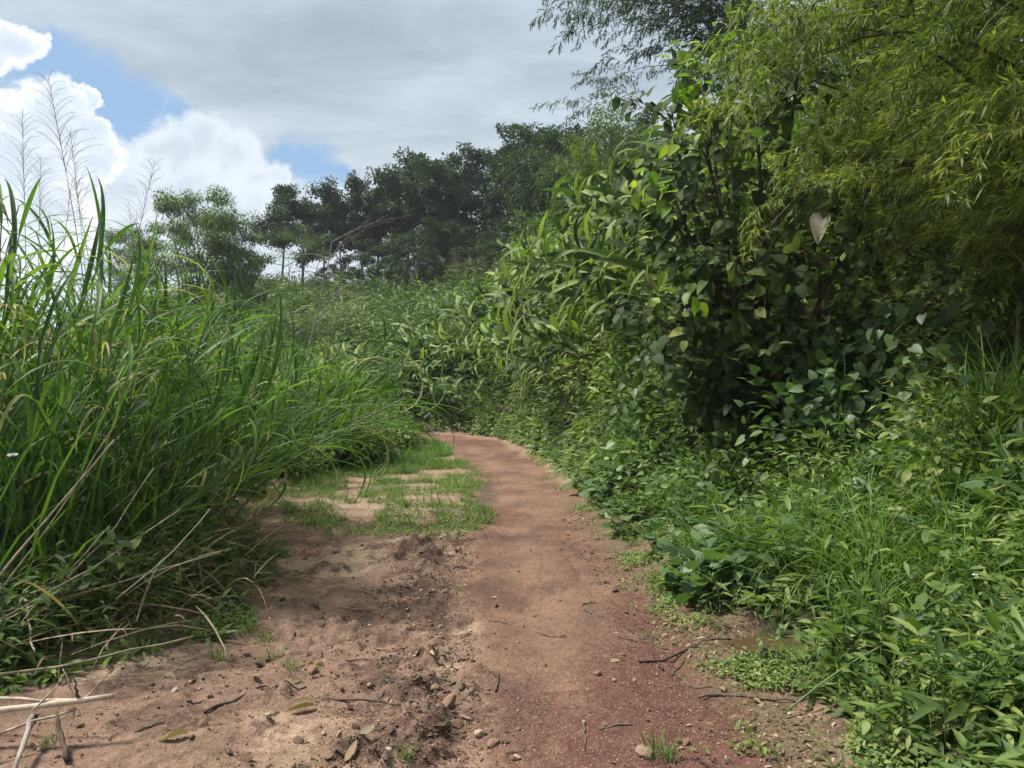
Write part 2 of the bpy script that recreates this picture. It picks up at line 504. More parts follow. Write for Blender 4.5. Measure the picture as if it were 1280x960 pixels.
def base_h(x, y):
    x = np.asarray(x, float); y = np.asarray(y, float)
    d = bank_d(x, y)
    b = np.interp(d, *BD); k = sst(7, 11.5, y); b = b * (1 - k) + np.interp(d, *BD2) * k
    amp = 1 - (1 - .55 * sst(-9, -1.0, x)) * sst(18, 23, y) * sst(2.5, -1.5, x)
    b = b * amp * (1 + .28 * sst(12, 15, y) * sst(-1.5, 1, x)) + .22 * (fbm(x * .8, y * .8, 3) - .5) * sst(.4, 2, d)
    # hill beyond the bend
    hy = np.interp(y, [22, 26, 30, 40, 52, 58, 66, 90, 200, 500], [0, .7, 2.0, 5.0, 8.2, 9.0, 8.6, 3, -6, -10])
    hill = hy * (1 - .35 * sst(-18, -34, x)) * (1 + .28 * sst(-10, 6, x)) + 1.0 * (fbm(x * .09, y * .09, 3) - .5) * sst(26, 36, y)
    k = np.maximum(b, hill); mn = np.minimum(b, hill)
    h = k + .25 * np.exp(-np.maximum(k - mn, 0) * 2.2) * sst(20, 26, y)
    far = sst(60, 140, np.maximum(np.abs(x) - 30, 0) + np.maximum(-y - 20, 0))
    h = h * (1 - far)
    gl = XS(y) - x
    h = h + (.10 * sst(0, .6, gl) + .05 * np.clip(gl, 0, 4)) * sst(24, 18, y)
    return h


def relief(x, y):
    """Ruts, silt mound, clods and small roughness near the camera."""
    tr = sst(-.1, .12, x - XL(y)) * sst(.1, -.1, x - XR(y))
    u = (x - XL(y)) / np.maximum(XR(y) - XL(y), .3)
    h = -.035 * np.exp(-((u - .28) / .14) ** 2) * tr - .02 * np.exp(-((u - .82) / .16) ** 2) * tr
    h = h + .035 * tr * (fbm(x * 1.2, y * .7, 3) - .5) - .014 * tr * sst(.06, .0, np.abs(fbm(x * 2.4 + 8, y * 1.1, 3) - .5)) * sst(9, 6, y)
    mud = 1 - tr
    wx = x + .25 * (fbm(x * 1.3 + 5, y * 1.3, 2) - .5); wy = y + .25 * (fbm(x * 1.3, y * 1.3 + 8, 2) - .5)
    h = h + mud * .11 * (fbm(wx * .9, wy * .9, 4) - .5)
    # rough broken strip between the silt and the lane
    pat = sst(.40, .60, fbm(x * 1.9 + 3, y * 1.5 + 21, 3))
    sp = (np.exp(-((x - XL(y) + .38) / .34) ** 2) * .45 + np.exp(-((x - XL(y) + .75) / .75) ** 2) * .7 * pat) * sst(9, 6.5, y)
    sp = np.maximum(sp, .55 * np.exp(-(((x + 1.15) / .45) ** 2 + ((y - 4.3) / .9) ** 2)))
    lump = fbm(x * 9, y * 9, 3); lump = np.maximum(lump - .50, 0) * 2
    chan = np.exp(-((x - XL(y) + .10 + .10 * (fbm(x * 0 + 3, y * 1.4, 2) - .5) * 4) / .08) ** 2) * sst(8, 6, y)
    h = h + sp * (lump * .15 + .03 * (fbm(x * 22, y * 22, 2) - .5)) - .028 * chan * sst(.35, .6, fbm(x * 2.2 + 60, y * 2.2, 2))
    # silt fan: smooth ripples along the drain at the grass edge
    silt = sst(.0, .5, x - XS(y)) * sst(.9, .2, x - XS(y) - .3) * sst(3.4, 4.4, y)
    h = h + .012 * np.sin((x * 1.6 + y * .5) * 9 + 3 * fbm(x * 2, y * 2, 2)) * silt
    h = h + .012 * (fbm(x * 14, y * 14, 3) - .5) * (1 - .5 * tr) * (1 - .6 * silt) + .006 * (fbm(x * 40, y * 40, 2) - .5)
    rill = sst(.045, .0, np.abs(fbm(x * 1.1 + 2 * fbm(x * .8, y * .8, 2), y * .75 + 33, 3) - .5)) * mud * sst(9, 7, y) * sst(-.1, .3, x - XS(y))
    h = h - .028 * rill
    pud = np.exp(-(((x - 1.47) / .34) ** 2 + ((y - 4.15) / .16) ** 2))
    fade = sst(40, 20, np.abs(y)) * sst(12, 6, np.abs(x))
    return h * fade


def H(x, y):
    h = base_h(x, y) + relief(x, y)
    e = np.sqrt(((x - 1.47) / .34) ** 2 + ((y - 4.15) / .17) ** 2)
    k = sst(1.9, 1.0, e)
    return h * (1 - k) + k * (.035 + .012 * (fbm(x * 9, y * 9, 3) - .5)) - .035 * sst(1.0, .6, e + .5 * (fbm(x * 6, y * 6, 2) - .5))
def gz(x, y): return float(H(np.array([x]), np.array([y]))[0])


# ------------------------------------------------------------------ ground sheets (one height field, split where the surface changes)
def soil_mat(name, bank=False):
    m, t = new_mat(name)
    A0 = lambda n: t.node('ShaderNodeAttribute', attribute_name=n).outputs['Fac']
    P = t.node('ShaderNodeNewGeometry').outputs['Position']
    n1 = t.noise(P, 1.6, 5, .6); n2 = t.noise(P, 9, 5, .65); n3 = t.noise(P, 55, 4, .7); n4 = t.noise(P, 190, 2, .6)
    brk = t.math('MULTIPLY', t.math('SUBTRACT', t.noise(P, 17, 6, .72), .5), 1.9)
    A = lambda n: t.ramp(t.math('ADD', A0(n), t.math('MULTIPLY', brk, t.math('MULTIPLY', t.math('MULTIPLY', A0(n), t.math('SUBTRACT', 1.12, A0(n))), 4.))), .15, .85)
    silt = t.mix(t.ramp(n2, .3, .7), (.225, .142, .10), (.335, .222, .163))
    red = t.mix(t.ramp(n2, .3, .72), (.115, .056, .042), (.19, .095, .07))
    lane = t.mix(t.ramp(n1, .35, .65), (.16, .094, .069), (.28, .166, .115))
    c = t.mix(A('lane'), silt, lane)
    c = t.mix(A('red'), c, red)
    c = t.mix(A('sand'), c, t.mix(n2, (.38, .255, .175), (.56, .42, .30)))
    c = t.mix(A('rut'), c, (.12, .078, .070))
    c = t.mix(t.math('MULTIPLY', A('damp'), t.ramp(n2, .35, .6, .45, 1.)), c, (.105, .062, .045))
    c = t.mix(t.math('MULTIPLY', A('litter'), t.ramp(n3, .3, .6, .5, 1)), c, t.mix(t.ramp(n3, .35, .65), (.10, .075, .04), (.23, .17, .105)))
    c = t.mix(A('veg'), c, t.mix(t.ramp(n2, .3, .7), (.035, .042, .018), (.075, .075, .035)))
    n5 = t.noise(P, 26, 5, .7)
    c = t.mix(t.math('MULTIPLY', t.ramp(n5, .54, .66, 0, .65), t.math('SUBTRACT', 1., A('veg'))), c, t.mix(1., c, (.55, .50, .48), 'MULTIPLY'))
    c = t.mix(t.ramp(n5, .44, .34, 0, .5), c, t.mix(1., c, (1.35, 1.34, 1.32), 'MULTIPLY'))
    # grit: pale and dark grains
    c = t.mix(t.ramp(n3, .58, .66, 0, .6), c, (.40, .28, .20))
    c = t.mix(t.ramp(n3, .43, .33, 0, .7), c, t.mix(1., c, (.42, .40, .40), 'MULTIPLY'))
    c = t.mix(t.ramp(n4, .3, .7, 0, .5), t.mix(1., c, (.72, .72, .72), 'MULTIPLY'), t.mix(1., c, (1.25, 1.22, 1.2), 'MULTIPLY'))
    p = t.node('ShaderNodeBsdfPrincipled'); t.l.new(c, p.inputs['Base Color'])
    p.inputs['Roughness'].default_value = .92; p.inputs['Specular IOR Level'].default_value = .2
    b = t.node('ShaderNodeBump'); b.inputs['Strength'].default_value = 1.; b.inputs['Distance'].default_value = .02
    t.l.new(t.math('ADD', t.math('MULTIPLY', n3, .8), t.math('MULTIPLY', n4, .35)), b.inputs['Height'])
    b2 = t.node('ShaderNodeBump'); b2.inputs['Strength'].default_value = .6; b2.inputs['Distance'].default_value = .03
    t.l.new(t.math('ADD', n2, t.math('MULTIPLY', n5, .8)), b2.inputs['Height']); t.l.new(b.outputs[0], b2.inputs['Normal']); t.l.new(b2.outputs[0], p.inputs['Normal'])
    o = t.node('ShaderNodeOutputMaterial'); t.l.new(p.outputs[0], o.inputs[0])


soil_mat('soil')


def build_ground():
    xs = np.concatenate([-np.geomspace(5.2, 400, 60)[::-1], np.linspace(-5.1, 4.0, 430), np.geomspace(4.1, 400, 60)])
    ys = np.concatenate([[-300, -120, -60, -30, -15, -8, -4, -1.5, 0, 1, 1.8], np.geomspace(2.2, 26, 410), np.linspace(26.6, 70, 60), np.geomspace(73, 600, 22)])
    X, Y = np.meshgrid(xs, ys); Z = H(X, Y)
    nx, ny = len(xs), len(ys)
    V = np.stack([X, Y, Z], -1).reshape(-1, 3)
    zx = np.gradient(Z, axis=1) / np.gradient(X, axis=1); zy = np.gradient(Z, axis=0) / np.gradient(Y, axis=0)
    N = unit(np.stack([-zx, -zy, np.ones_like(Z)], -1)).reshape(-1, 3)
    d = bank_d(X, Y); u = (X - XL(Y)) / np.maximum(XR(Y) - XL(Y), .3)
    wob = .30 * (fbm(X * 2.2, Y * 1.6, 4) - .5); w2 = .5 * (fbm(X * .9 + 9, Y * .9, 3) - .5)
    tr = sst(-.10, .10, X - XL(Y) + wob) * sst(.14, -.10, X - XR(Y) + wob)
    at = {}
    at['lane'] = tr
    at['red'] = np.clip(sst(5.4, 3.4, Y + w2 * 2 - 1.0 * (u - .5)) * sst(.15, .55, u + wob) * tr + .45 * tr * sst(.5, .62, fbm(X * 1.1 + 3, Y * .6, 3)) + .35 * sst(8, 18, Y) * tr, 0, 1)
    at['rut'] = .75 * tr * sst(.5, .15, np.abs(u - .30 - .10 * np.sin(Y * .5) + wob * .3) * 3) * sst(.36, .56, fbm(X * .8, Y * .45 + 4, 3)) * sst(14, 8, Y)
    gl = XS(Y) - X
    chan = np.exp(-((X - XL(Y) + .10 + .4 * (fbm(X * 0 + 3, Y * 1.4, 2) - .5)) / .11) ** 2) * sst(6.4, 4.6, Y) * sst(.42, .58, fbm(X * 1.3 + 70, Y * 1.1, 3))
    strip = np.exp(-((X - XL(Y) + .40) / .34) ** 2) * sst(9, 6.5, Y)
    at['sand'] = np.clip(.8 * chan * sst(.38, .55, fbm(X * 3, Y * 3, 3)) + .8 * sst(.54, .70, fbm(X * 1.5 + 2, Y * 1.5, 4)) * (1 - tr) * sst(12, 7, Y) + .4 * sst(7, 10, Y) * (1 - tr) * sst(17, 13, Y), 0, 1) * (1 - .7 * tr)
    rill = sst(.05, .0, np.abs(fbm(X * 1.1 + 2 * fbm(X * .8, Y * .8, 2), Y * .75 + 33, 3) - .5)) * (1 - tr) * sst(9, 7, Y)
    at['sand'] = np.clip(at['sand'] + .6 * rill * sst(.4, .6, fbm(X * 2 + 11, Y * 2, 2)), 0, 1)
    at['damp'] = np.clip(strip * sst(.44, .60, fbm(X * 6, Y * 6, 4)) + .65 * sst(.56, .68, fbm(X * 2.1 + 31, Y * 2.1, 4)) * (1 - tr) * sst(9, 6, Y)
                         + np.exp(-(((X - 1.4) / .45) ** 2 + ((Y - 4.15) / .28) ** 2)), 0, 1)
    edge = np.exp(-((d - .10 + wob) / .22) ** 2) * sst(12, 8, Y)
    at['litter'] = np.clip(edge + .8 * sst(-.25, .1, gl + wob) * sst(7, 5, Y) + .35 * sst(.55, .7, fbm(X * 2.7 + 50, Y * 2.7, 3)) * (1 - tr), 0, 1)
    grassy = sst(8.5, 11.5, Y + w2 * 3) * sst(-.1, .3, XL(Y) - X + wob) * (1 - sst(-.2, .1, gl))
    at['veg'] = np.clip(sst(.18, .55, d + wob) + sst(.1, .7, gl + wob) + .8 * grassy * sst(.38, .56, fbm(X * 2.2, Y * 1.6, 3)) + sst(22.5, 24, Y), 0, 1)
    ii, jj = np.meshgrid(np.arange(ny - 1), np.arange(nx - 1), indexing='ij')
    a = (ii * nx + jj).ravel(); Q = np.stack([a, a + 1, a + 1 + nx, a + nx], -1)
    xc = (X[:-1, :-1] + X[1:, 1:]).ravel() / 2; yc = (Y[:-1, :-1] + Y[1:, 1:]).ravel() / 2
    Zt = (xc > XL(yc)) & (xc < XR(yc)) & (yc < 24)
    Zs = (xc <= XL(yc)) & (xc > XS(yc)) & (yc < 24) & (yc > -20)
    Zh = (yc >= 26) | ((yc > 24) & (xc < 0))
    Zb = (~Zt) & (~Zs) & (~Zh) & (xc >= XR(yc))
    zones = [('dirt_track', Zt), ('silt_verge', Zs), ('hillside', Zh), ('bank_slope', Zb), ('ground', ~(Zt | Zs | Zh | Zb))]
    for name, k in zones:
        q = Q[k]; used, inv = np.unique(q, return_inverse=True); inv = inv.reshape(-1, 4)
        me = bpy.data.meshes.new(name)
        me.vertices.add(len(used)); me.vertices.foreach_set('co', V[used].astype(np.float32).ravel())
        me.loops.add(inv.size); me.loops.foreach_set('vertex_index', inv.astype(np.int32).ravel())
        me.polygons.add(len(inv)); me.polygons.foreach_set('loop_start', np.arange(0, inv.size, 4, dtype=np.int32))
        me.polygons.foreach_set('use_smooth', np.ones(len(inv), bool))
        for an, av in at.items():
            x = me.attributes.new(an, 'FLOAT', 'POINT'); x.data.foreach_set('value', av.ravel()[used].astype(np.float32))
        me.materials.append(MAT['soil']); me.update(calc_edges=True)
        me.normals_split_custom_set_from_vertices(N[used].tolist())
        o = bpy.data.objects.new(name, me); COL.objects.link(o); o['kind'] = 'structure'


build_ground()

m, t = new_mat('puddle_water')
p = t.node('ShaderNodeBsdfPrincipled')
p.inputs['Base Color'].default_value = (.075, .048, .026, 1); p.inputs['Roughness'].default_value = .03
o = t.node('ShaderNodeOutputMaterial'); t.l.new(p.outputs[0], o.inputs[0])
th = np.linspace(0, 2 * PI, 40, endpoint=False)
rr = 1 + .22 * np.sin(2 * th + 1) + .12 * np.sin(5 * th)
pv = np.stack([1.47 + .30 * rr * np.cos(th), 4.15 + .15 * rr * np.sin(th), np.full(40, .022)], -1)
pv = np.vstack([pv, pv.mean(0)])
mobj('puddle', G(pv, [(i, (i + 1) % 40, 40) for i in range(40)]), 'puddle_water', kind='structure')


# ------------------------------------------------------------------ plant recipes
def cane_recipe(rg, Hc, nleaf, leafL, leafW, stem_r, leafmat, stemmat, bend, e0=(R(55), R(75)), droop=(R(70), R(140)), leaves=None, start=.12, top=3, az0=None):
    """One cane that leans along +Y, with strap leaves set alternately up it."""
    pts, st = curve((0, 0, 0), PI / 2, R(88), Hc, bend, 9, .04, rg)
    stem = tube(pts, np.linspace(stem_r, stem_r * .35, 10), 5, .4)
    kids = []
    a = rg.uniform(0, 2 * PI) if az0 is None else az0
    for i in range(nleaf):
        f = start + (1 - start) * (i / max(nleaf - 1, 1)) ** .85
        k = f * 9; j = min(int(k), 8); p = pts[j] + (pts[j + 1] - pts[j]) * (k - j)
        a += PI + rg.normal(0, .55)
        g = leaves[rg.integers(len(leaves))]
        s = rg.uniform(.75, 1.1) * (1 if f < .9 else .85)
        tilt = Quaternion(Vector((0, 0, 1)).cross(Vector(st[j])).normalized(), (1 - .35) * Vector((0, 0, 1)).angle(Vector(st[j]))) if Vector((0, 0, 1)).angle(Vector(st[j])) > .02 else Quaternion()
        Mx = Matrix.Translation(Vector(p)) @ tilt.to_matrix().to_4x4() @ Euler((R(-18) * (f > .85), 0, a)).to_matrix().to_4x4() @ Matrix.Diagonal((s, s, s, 1))
        kids.append(('leaf', g, leafmat, Mx))
    return stem, kids


def strap_leaves(rg, n, L, W, e0, droop, K=8, tint=(.25, .8)):
    return [blades([(0, 0, 0)], PI / 2, rg.uniform(*e0), L * rg.uniform(.85, 1.15), W * rg.uniform(.85, 1.2), rg.uniform(*droop), rg.uniform(*tint), K=K, twist=rg.normal(0, .5)) for _ in range(n)]


rg = np.random.default_rng(11)
EL_LEAF = strap_leaves(rg, 10, .85, .032, (R(56), R(80)), (R(30), R(115)), 8) + strap_leaves(rg, 3, .85, .032, (R(50), R(70)), (R(110), R(165)), 8) + strap_leaves(rg, 1, .8, .026, (R(40), R(60)), (R(120), R(165)), 8, (1., 1.))
TG_LEAF = strap_leaves(rg, 12, .66, .10, (R(30), R(68)), (R(40), R(115)), 7, (.0, .9))
FA_LEAF = strap_leaves(rg, 12, .74, .105, (R(35), R(72)), (R(50), R(135)), 5, (.0, .9))


def clump_recipe(rg, n, variants, spread, lean_out, scale=(.8, 1.1), name='stem', bias=(0, 0), stemmat='green_stem'):
    rec = []
    for i in range(n):
        stem, kids = variants[rg.integers(len(variants))]
        a = rg.uniform(0, 2 * PI); r = spread * math.sqrt(rg.uniform())
        x, y = r * math.cos(a), r * math.sin(a)
        dx, dy = math.cos(a) * lean_out + bias[0] + rg.normal(0, .12), math.sin(a) * lean_out + bias[1] + rg.normal(0, .12)
        L = math.hypot(dx, dy); rz = math.atan2(dy, dx) - PI / 2
        M = Matrix.Translation((x, y, -.04)) @ Euler((0, 0, rz)).to_matrix().to_4x4() @ Euler((-min(L, 1.05), 0, 0)).to_matrix().to_4x4() @ Matrix.Diagonal([rg.uniform(*scale)] * 3 + [1])
        rec.append((name, stem, stemmat, M, kids))
    return rec


# ------------------------------------------------------------------ tall elephant grass on the silt side of the track
rg = np.random.default_rng(21)
EL_CANE = [cane_recipe(rg, rg.uniform(1.5, 2.1), 10, .95, .034, .009, 'elephant_leaf', 'green_stem', R(rg.uniform(8, 36)), leaves=EL_LEAF, start=.34) for _ in range(7)]
ELG = 'elephant grass clumps on the silt side of the track'
el = []
#        x,    y,   canes, scale, lean bias
spots = [(-3.3, 4.9, 13, 1.05, (.10, .0)), (-2.75, 5.3, 12, .92, (.30, -.05)), (-3.9, 5.5, 13, 1.12, (.05, 0)), (-3.3, 6.0, 13, 1.05, (.2, 0)),
         (-2.85, 6.3, 12, .92, (.50, -.1)), (-4.4, 6.6, 13, 1.15, (.1, 0)), (-3.8, 6.9, 12, 1.05, (.3, 0)), (-3.35, 7.4, 13, 1.0, (.55, -.1)),
         (-4.9, 8.0, 12, 1.12, (.1, 0)), (-4.2, 8.2, 13, 1.05, (.35, 0)), (-3.75, 8.8, 13, 1.0, (.6, -.1)), (-5.4, 9.6, 12, 1.1, (.1, 0)),
         (-4.7, 10.0, 12, 1.05, (.4, 0)), (-4.5, 11.2, 12, 1.0, (.6, 0)), (-5.8, 12.0, 12, 1.1, (.2, 0)), (-4.1, 4.6, 12, 1.1, (.0, 0)), (-5.2, 6.3, 11, 1.2, (.0, 0))]
for x, y, n, s, b in spots:
    o = thing('elephant_grass', '', 'grass', TRS((x, y, gz(x, y)), 0, s * (1.06 if x < -3.1 else 1.0)), ELG)
    rec = clump_recipe(rg, n, EL_CANE, .30, .15, (.8, 1.12), 'cane', (b[0] * .95 + .06, b[1]))
    spawn(rec, o); el.append(o)
number(el, near(-2.3, 3.2), "{} clump of tall arching elephant grass counting from the dry thorny branch")

# cut canes that lean far out over the silt
rg = np.random.default_rng(22)
lean = []
for x, y, az, tilt, s in [(-2.9, 5.0, 20, 48, 1.15), (-2.85, 5.6, 12, 52, 1.3), (-3.1, 6.1, 25, 46, 1.35), (-3.0, 4.6, 15, 52, 1.0), (-3.2, 6.9, 10, 48, 1.4), (-2.6, 4.7, 40, 36, .75), (-3.4, 7.6, 15, 50, 1.5), (-3.6, 8.4, 5, 50, 1.5), (-3.3, 7.0, 30, 54, 1.35), (-3.0, 5.4, 30, 58, 1.2), (-3.9, 9.2, 10, 50, 1.5)]:
    stem, kids = EL_CANE[rg.integers(7)]
    M = TRS((x, y, gz(x, y) - .03), R(az) - PI / 2, s) @ Euler((-R(tilt), 0, 0)).to_matrix().to_4x4()
    o = thing('leaning_cane', '', 'grass cane', M, 'canes leaning over the silt')
    spawn([('stem', stem, 'green_stem', Matrix(), kids)], o); lean.append(o)
number(lean, lambda o: pos(o).y, "single green grass cane leaning far over the silt, {} from the weedy front edge")

# dense inner growth between the clumps; low tint paints in the canes' shade
rg = np.random.default_rng(23)
n = 11000
bx = rg.uniform(-9.5, -1.6, n); by = rg.uniform(3.9, 14, n)
k = (XS(by) - bx > .75) & (bx > -by * .8 - 2.2); bx, by = bx[k], by[k]
g = blades(np.stack([bx, by, H(bx, by) - .03], -1), rg.uniform(0, 2 * PI, len(bx)), rg.uniform(R(66), R(89), len(bx)), rg.uniform(.8, 2.1, len(bx)), rg.uniform(.016, .03, len(bx)), rg.uniform(R(10), R(90), len(bx)), np.clip(rg.normal(.25, .2, len(bx)), 0, 1), K=5)
mobj('grass_thicket', g, 'elephant_leaf', kind='stuff')


# plumes
def plume_recipe(rg, Hs):
    pts, st = curve((0, 0, 0), PI / 2, R(88), Hs, R(rg.uniform(4, 14)), 8, .02, rg)
    stem = tube(pts, np.linspace(.006, .0025, 9), 4, .5)
    out = []
    tip = pts[-1]; ax = st[-1]
    Lp = .75
    axis = np.array([tip + ax * Lp * q for q in np.linspace(0, 1, 5)])
    out.append(tube(axis, np.linspace(.003, .0012, 5), 3, .2))
    for i in range(34):
        f = i / 33.; b = tip + ax * Lp * (.02 + .92 * f); a = i * 2.4 + rg.normal(0, .3)
        L = .34 * (1 - .65 * f) * rg.uniform(.7, 1.15)
        p, q = curve(b, a, R(62), L, R(55), 5, .1, rg)
        out.append(tube(p, np.linspace(.0016, .0009, 6), 3, rg.uniform(0, .6)))
        nb = 7
        for j in range(1, 6):
            out.append(blades(np.repeat(p[j:j + 1], 2, 0), a + rg.normal(0, .9, 2), R(40), rg.uniform(.02, .05, 2), .004, R(60), rg.uniform(.2, 1, 2), K=1))
    return stem, join(out)


rg = np.random.default_rng(24)
PL = [plume_recipe(rg, 2.9) for _ in range(3)]
pl = []
for i, (x, y, s) in enumerate([(-3.45, 6.2, 1.02), (-3.85, 6.9, .93), (-4.3, 6.5, .9), (-4.15, 7.3, .98), (-4.7, 7.4, .88), (-3.75, 7.6, .85), (-4.55, 6.9, .98), (-3.6, 6.6, .82)]):
    stem, pan = PL[i % 3]
    o = thing('plume_grass', '', 'seeding grass', TRS((x, y, gz(x, y)), rg.uniform(0, 6), s * 1.04, 0, rg.normal(0, .03)), 'open feathery seed heads above the tall grass')
    mobj('stem', stem, 'green_stem', None, o); mobj('panicle', pan, 'plume_hair', None, o)
    for kk in range(4):
        f = .35 + .15 * kk
        mobj('leaf', EL_LEAF[(i * 3 + kk) % 14], 'elephant_leaf', TRS((0, 0, 2.9 * f), kk * 2.6 + i, .8), o)
    pl.append(o)
number(pl, lambda o: -pos(o).x / pos(o).y, "thin brown open seed plume standing against the clouds, {} out from the track")


# ------------------------------------------------------------------ bamboo on the bank
def bamboo_spray(rg, L=.95, ntw=12, leaf=(.10, .16), tint=(.2, .75)):
    p, st = curve((0, 0, 0), PI / 2, R(20), L, R(95), 8, .06, rg)
    out = [tube(p, np.linspace(.0035, .0012, 9), 3, .5)]
    P = []; D = []; S = []
    for i in range(ntw):
        f = .12 + .88 * i / (ntw - 1); k = min(int(f * 8), 7); b = p[k] + (p[k + 1] - p[k]) * (f * 8 - k)
        a = PI / 2 + (1 if i % 2 else -1) * rg.uniform(.3, 1.2)
        q, qs = curve(b, a, R(rg.uniform(-5, 35)), rg.uniform(.16, .32) * (1.1 - .4 * f), R(75), 4, .1, rg)
        out.append(tube(q, .0012, 3, .5, cap=False))
        for j in range(1, 5):
            for _ in range(3 if j == 4 else 2):
                P.append(q[j]); d = qs[j] + rg.normal(0, .42, 3) + np.array([0, 0, -.25]); D.append(d); S.append(rg.uniform(*leaf))
    P, D, S = map(np.array, (P, D, S)); D = unit(D)
    N = unit(np.array([0, 0, 1.]) + rg.normal(0, .45, P.shape))
    out.append(scatter('bamboo', P, D, N, S, np.clip(rg.uniform(tint[0], tint[1], len(P)), 0, 1)))
    return join(out)


rg = np.random.default_rng(31)
SPRAY = [bamboo_spray(rg) for _ in range(6)]


def bamboo_clump(rg, x, y, nc, Hc, spread, az_c, az_s, droop, spray_s=(.8, 1.2), gap=.30, start=.10, leafmat='bamboo_leaf', label='', e0=(76, 88), group='bamboo clumps on the bank', lowest=.10, rad=.028):
    z = gz(x, y)
    o = thing('bamboo_clump', label, 'bamboo', TRS((x, y, z - .1)), group)
    for i in range(nc):
        az = az_c + rg.normal(0, az_s); L = Hc * rg.uniform(.72, 1.1)
        bx, by = rg.normal(0, spread, 2)
        p, st = curve((0, 0, 0), az, R(rg.uniform(*e0)), L, R(rg.uniform(*droop)), 14, .03, rg)
        c = mobj('culm', tube(p, np.linspace(rad, rad * .12, 15), 6, .4), 'bamboo_culm', TRS((bx, by, gz(x + bx, y + by) - z)), o)
        s = L * start; side = 1
        while s < L * .985:
            f = s / L * 14; k = min(int(f), 13); b = p[k] + (p[k + 1] - p[k]) * (f - k)
            side = -side
            a = az + side * rg.uniform(.35, 1.5) if s > L * .3 else rg.uniform(0, 2 * PI)
            e = rg.uniform(-.2, .7)
            d = Vector((math.cos(a) * math.cos(e), math.sin(a) * math.cos(e), math.sin(e))) + Vector(st[k]) * .5
            sc = rg.uniform(*spray_s) * (1.05 - .35 * s / L)
            mobj('leafy_branch', SPRAY[rg.integers(6)], leafmat, frame(b, d, (0, 0, 1), sc), c)
            s += gap * rg.uniform(.6, 1.4)
    return o


rg = np.random.default_rng(32)
bamboo_clump(rg, 4.75, 5.6, 16, 4.4, .35, R(165), 1.2, (110, 170), label='olive bamboo clump drooping over the dark hollow at the bank', gap=.17, start=.22, spray_s=(.7, 1.05))
bamboo_clump(rg, 5.9, 8.4, 16, 4.8, .40, R(190), 1.2, (100, 160), label='yellowish olive bamboo clump just behind the large-leaved dark tree', gap=.18, spray_s=(.7, 1.05))
bamboo_clump(rg, 5.25, 4.3, 12, 5.0, .30, R(150), .8, (95, 150), label='bamboo clump with long bright sprays, closest to the puddle', gap=.20, start=.2, spray_s=(.7, 1.05))
bamboo_clump(rg, 6.0, 9.6, 15, 6.0, .5, R(190), 1.2, (80, 140), label='tall bright green bamboo clump rising above the large-leaved dark tree', gap=.21, leafmat='tiger_leaf')
bamboo_clump(rg, 7.4, 7.4, 14, 7.4, .5, R(180), 1.3, (70, 120), label='tallest shaded bamboo clump high on the bank above the dark hollow', gap=.26)
bamboo_clump(rg, 7.4, 12.5, 14, 6.2, .5, R(180), 1.1, (70, 120), label='feathery mid green bamboo clump behind the bright young shoots', gap=.22, leafmat='tiger_leaf')
bamboo_clump(rg, 6.0, 5.8, 12, 6.2, .35, R(150), 1.2, (80, 140), label='dense dark bamboo clump behind the drooping olive one', gap=.22)
bamboo_clump(rg, 4.35, 5.0, 13, 3.0, .25, R(185), .9, (95, 150), label='low bamboo clump whose sprays hang beside the dark hollow', gap=.13, start=.3, spray_s=(.5, .85), rad=.016)
bamboo_clump(rg, 7.7, 19.0, 16, 9.0, .5, R(180), .30, (95, 125), spray_s=(1.2, 1.7), gap=.34, start=.3, leafmat='dark_leaf', label='dark bamboo arching far out against the grey cloud', group=None)
bamboo_clump(rg, 6.4, 26.0, 14, 7.6, .6, R(180), .7, (90, 140), spray_s=(1.2, 1.7), gap=.38, start=.25, leafmat='dark_leaf', label='dark drooping bamboo standing lower on the crest below the arching one', group=None)


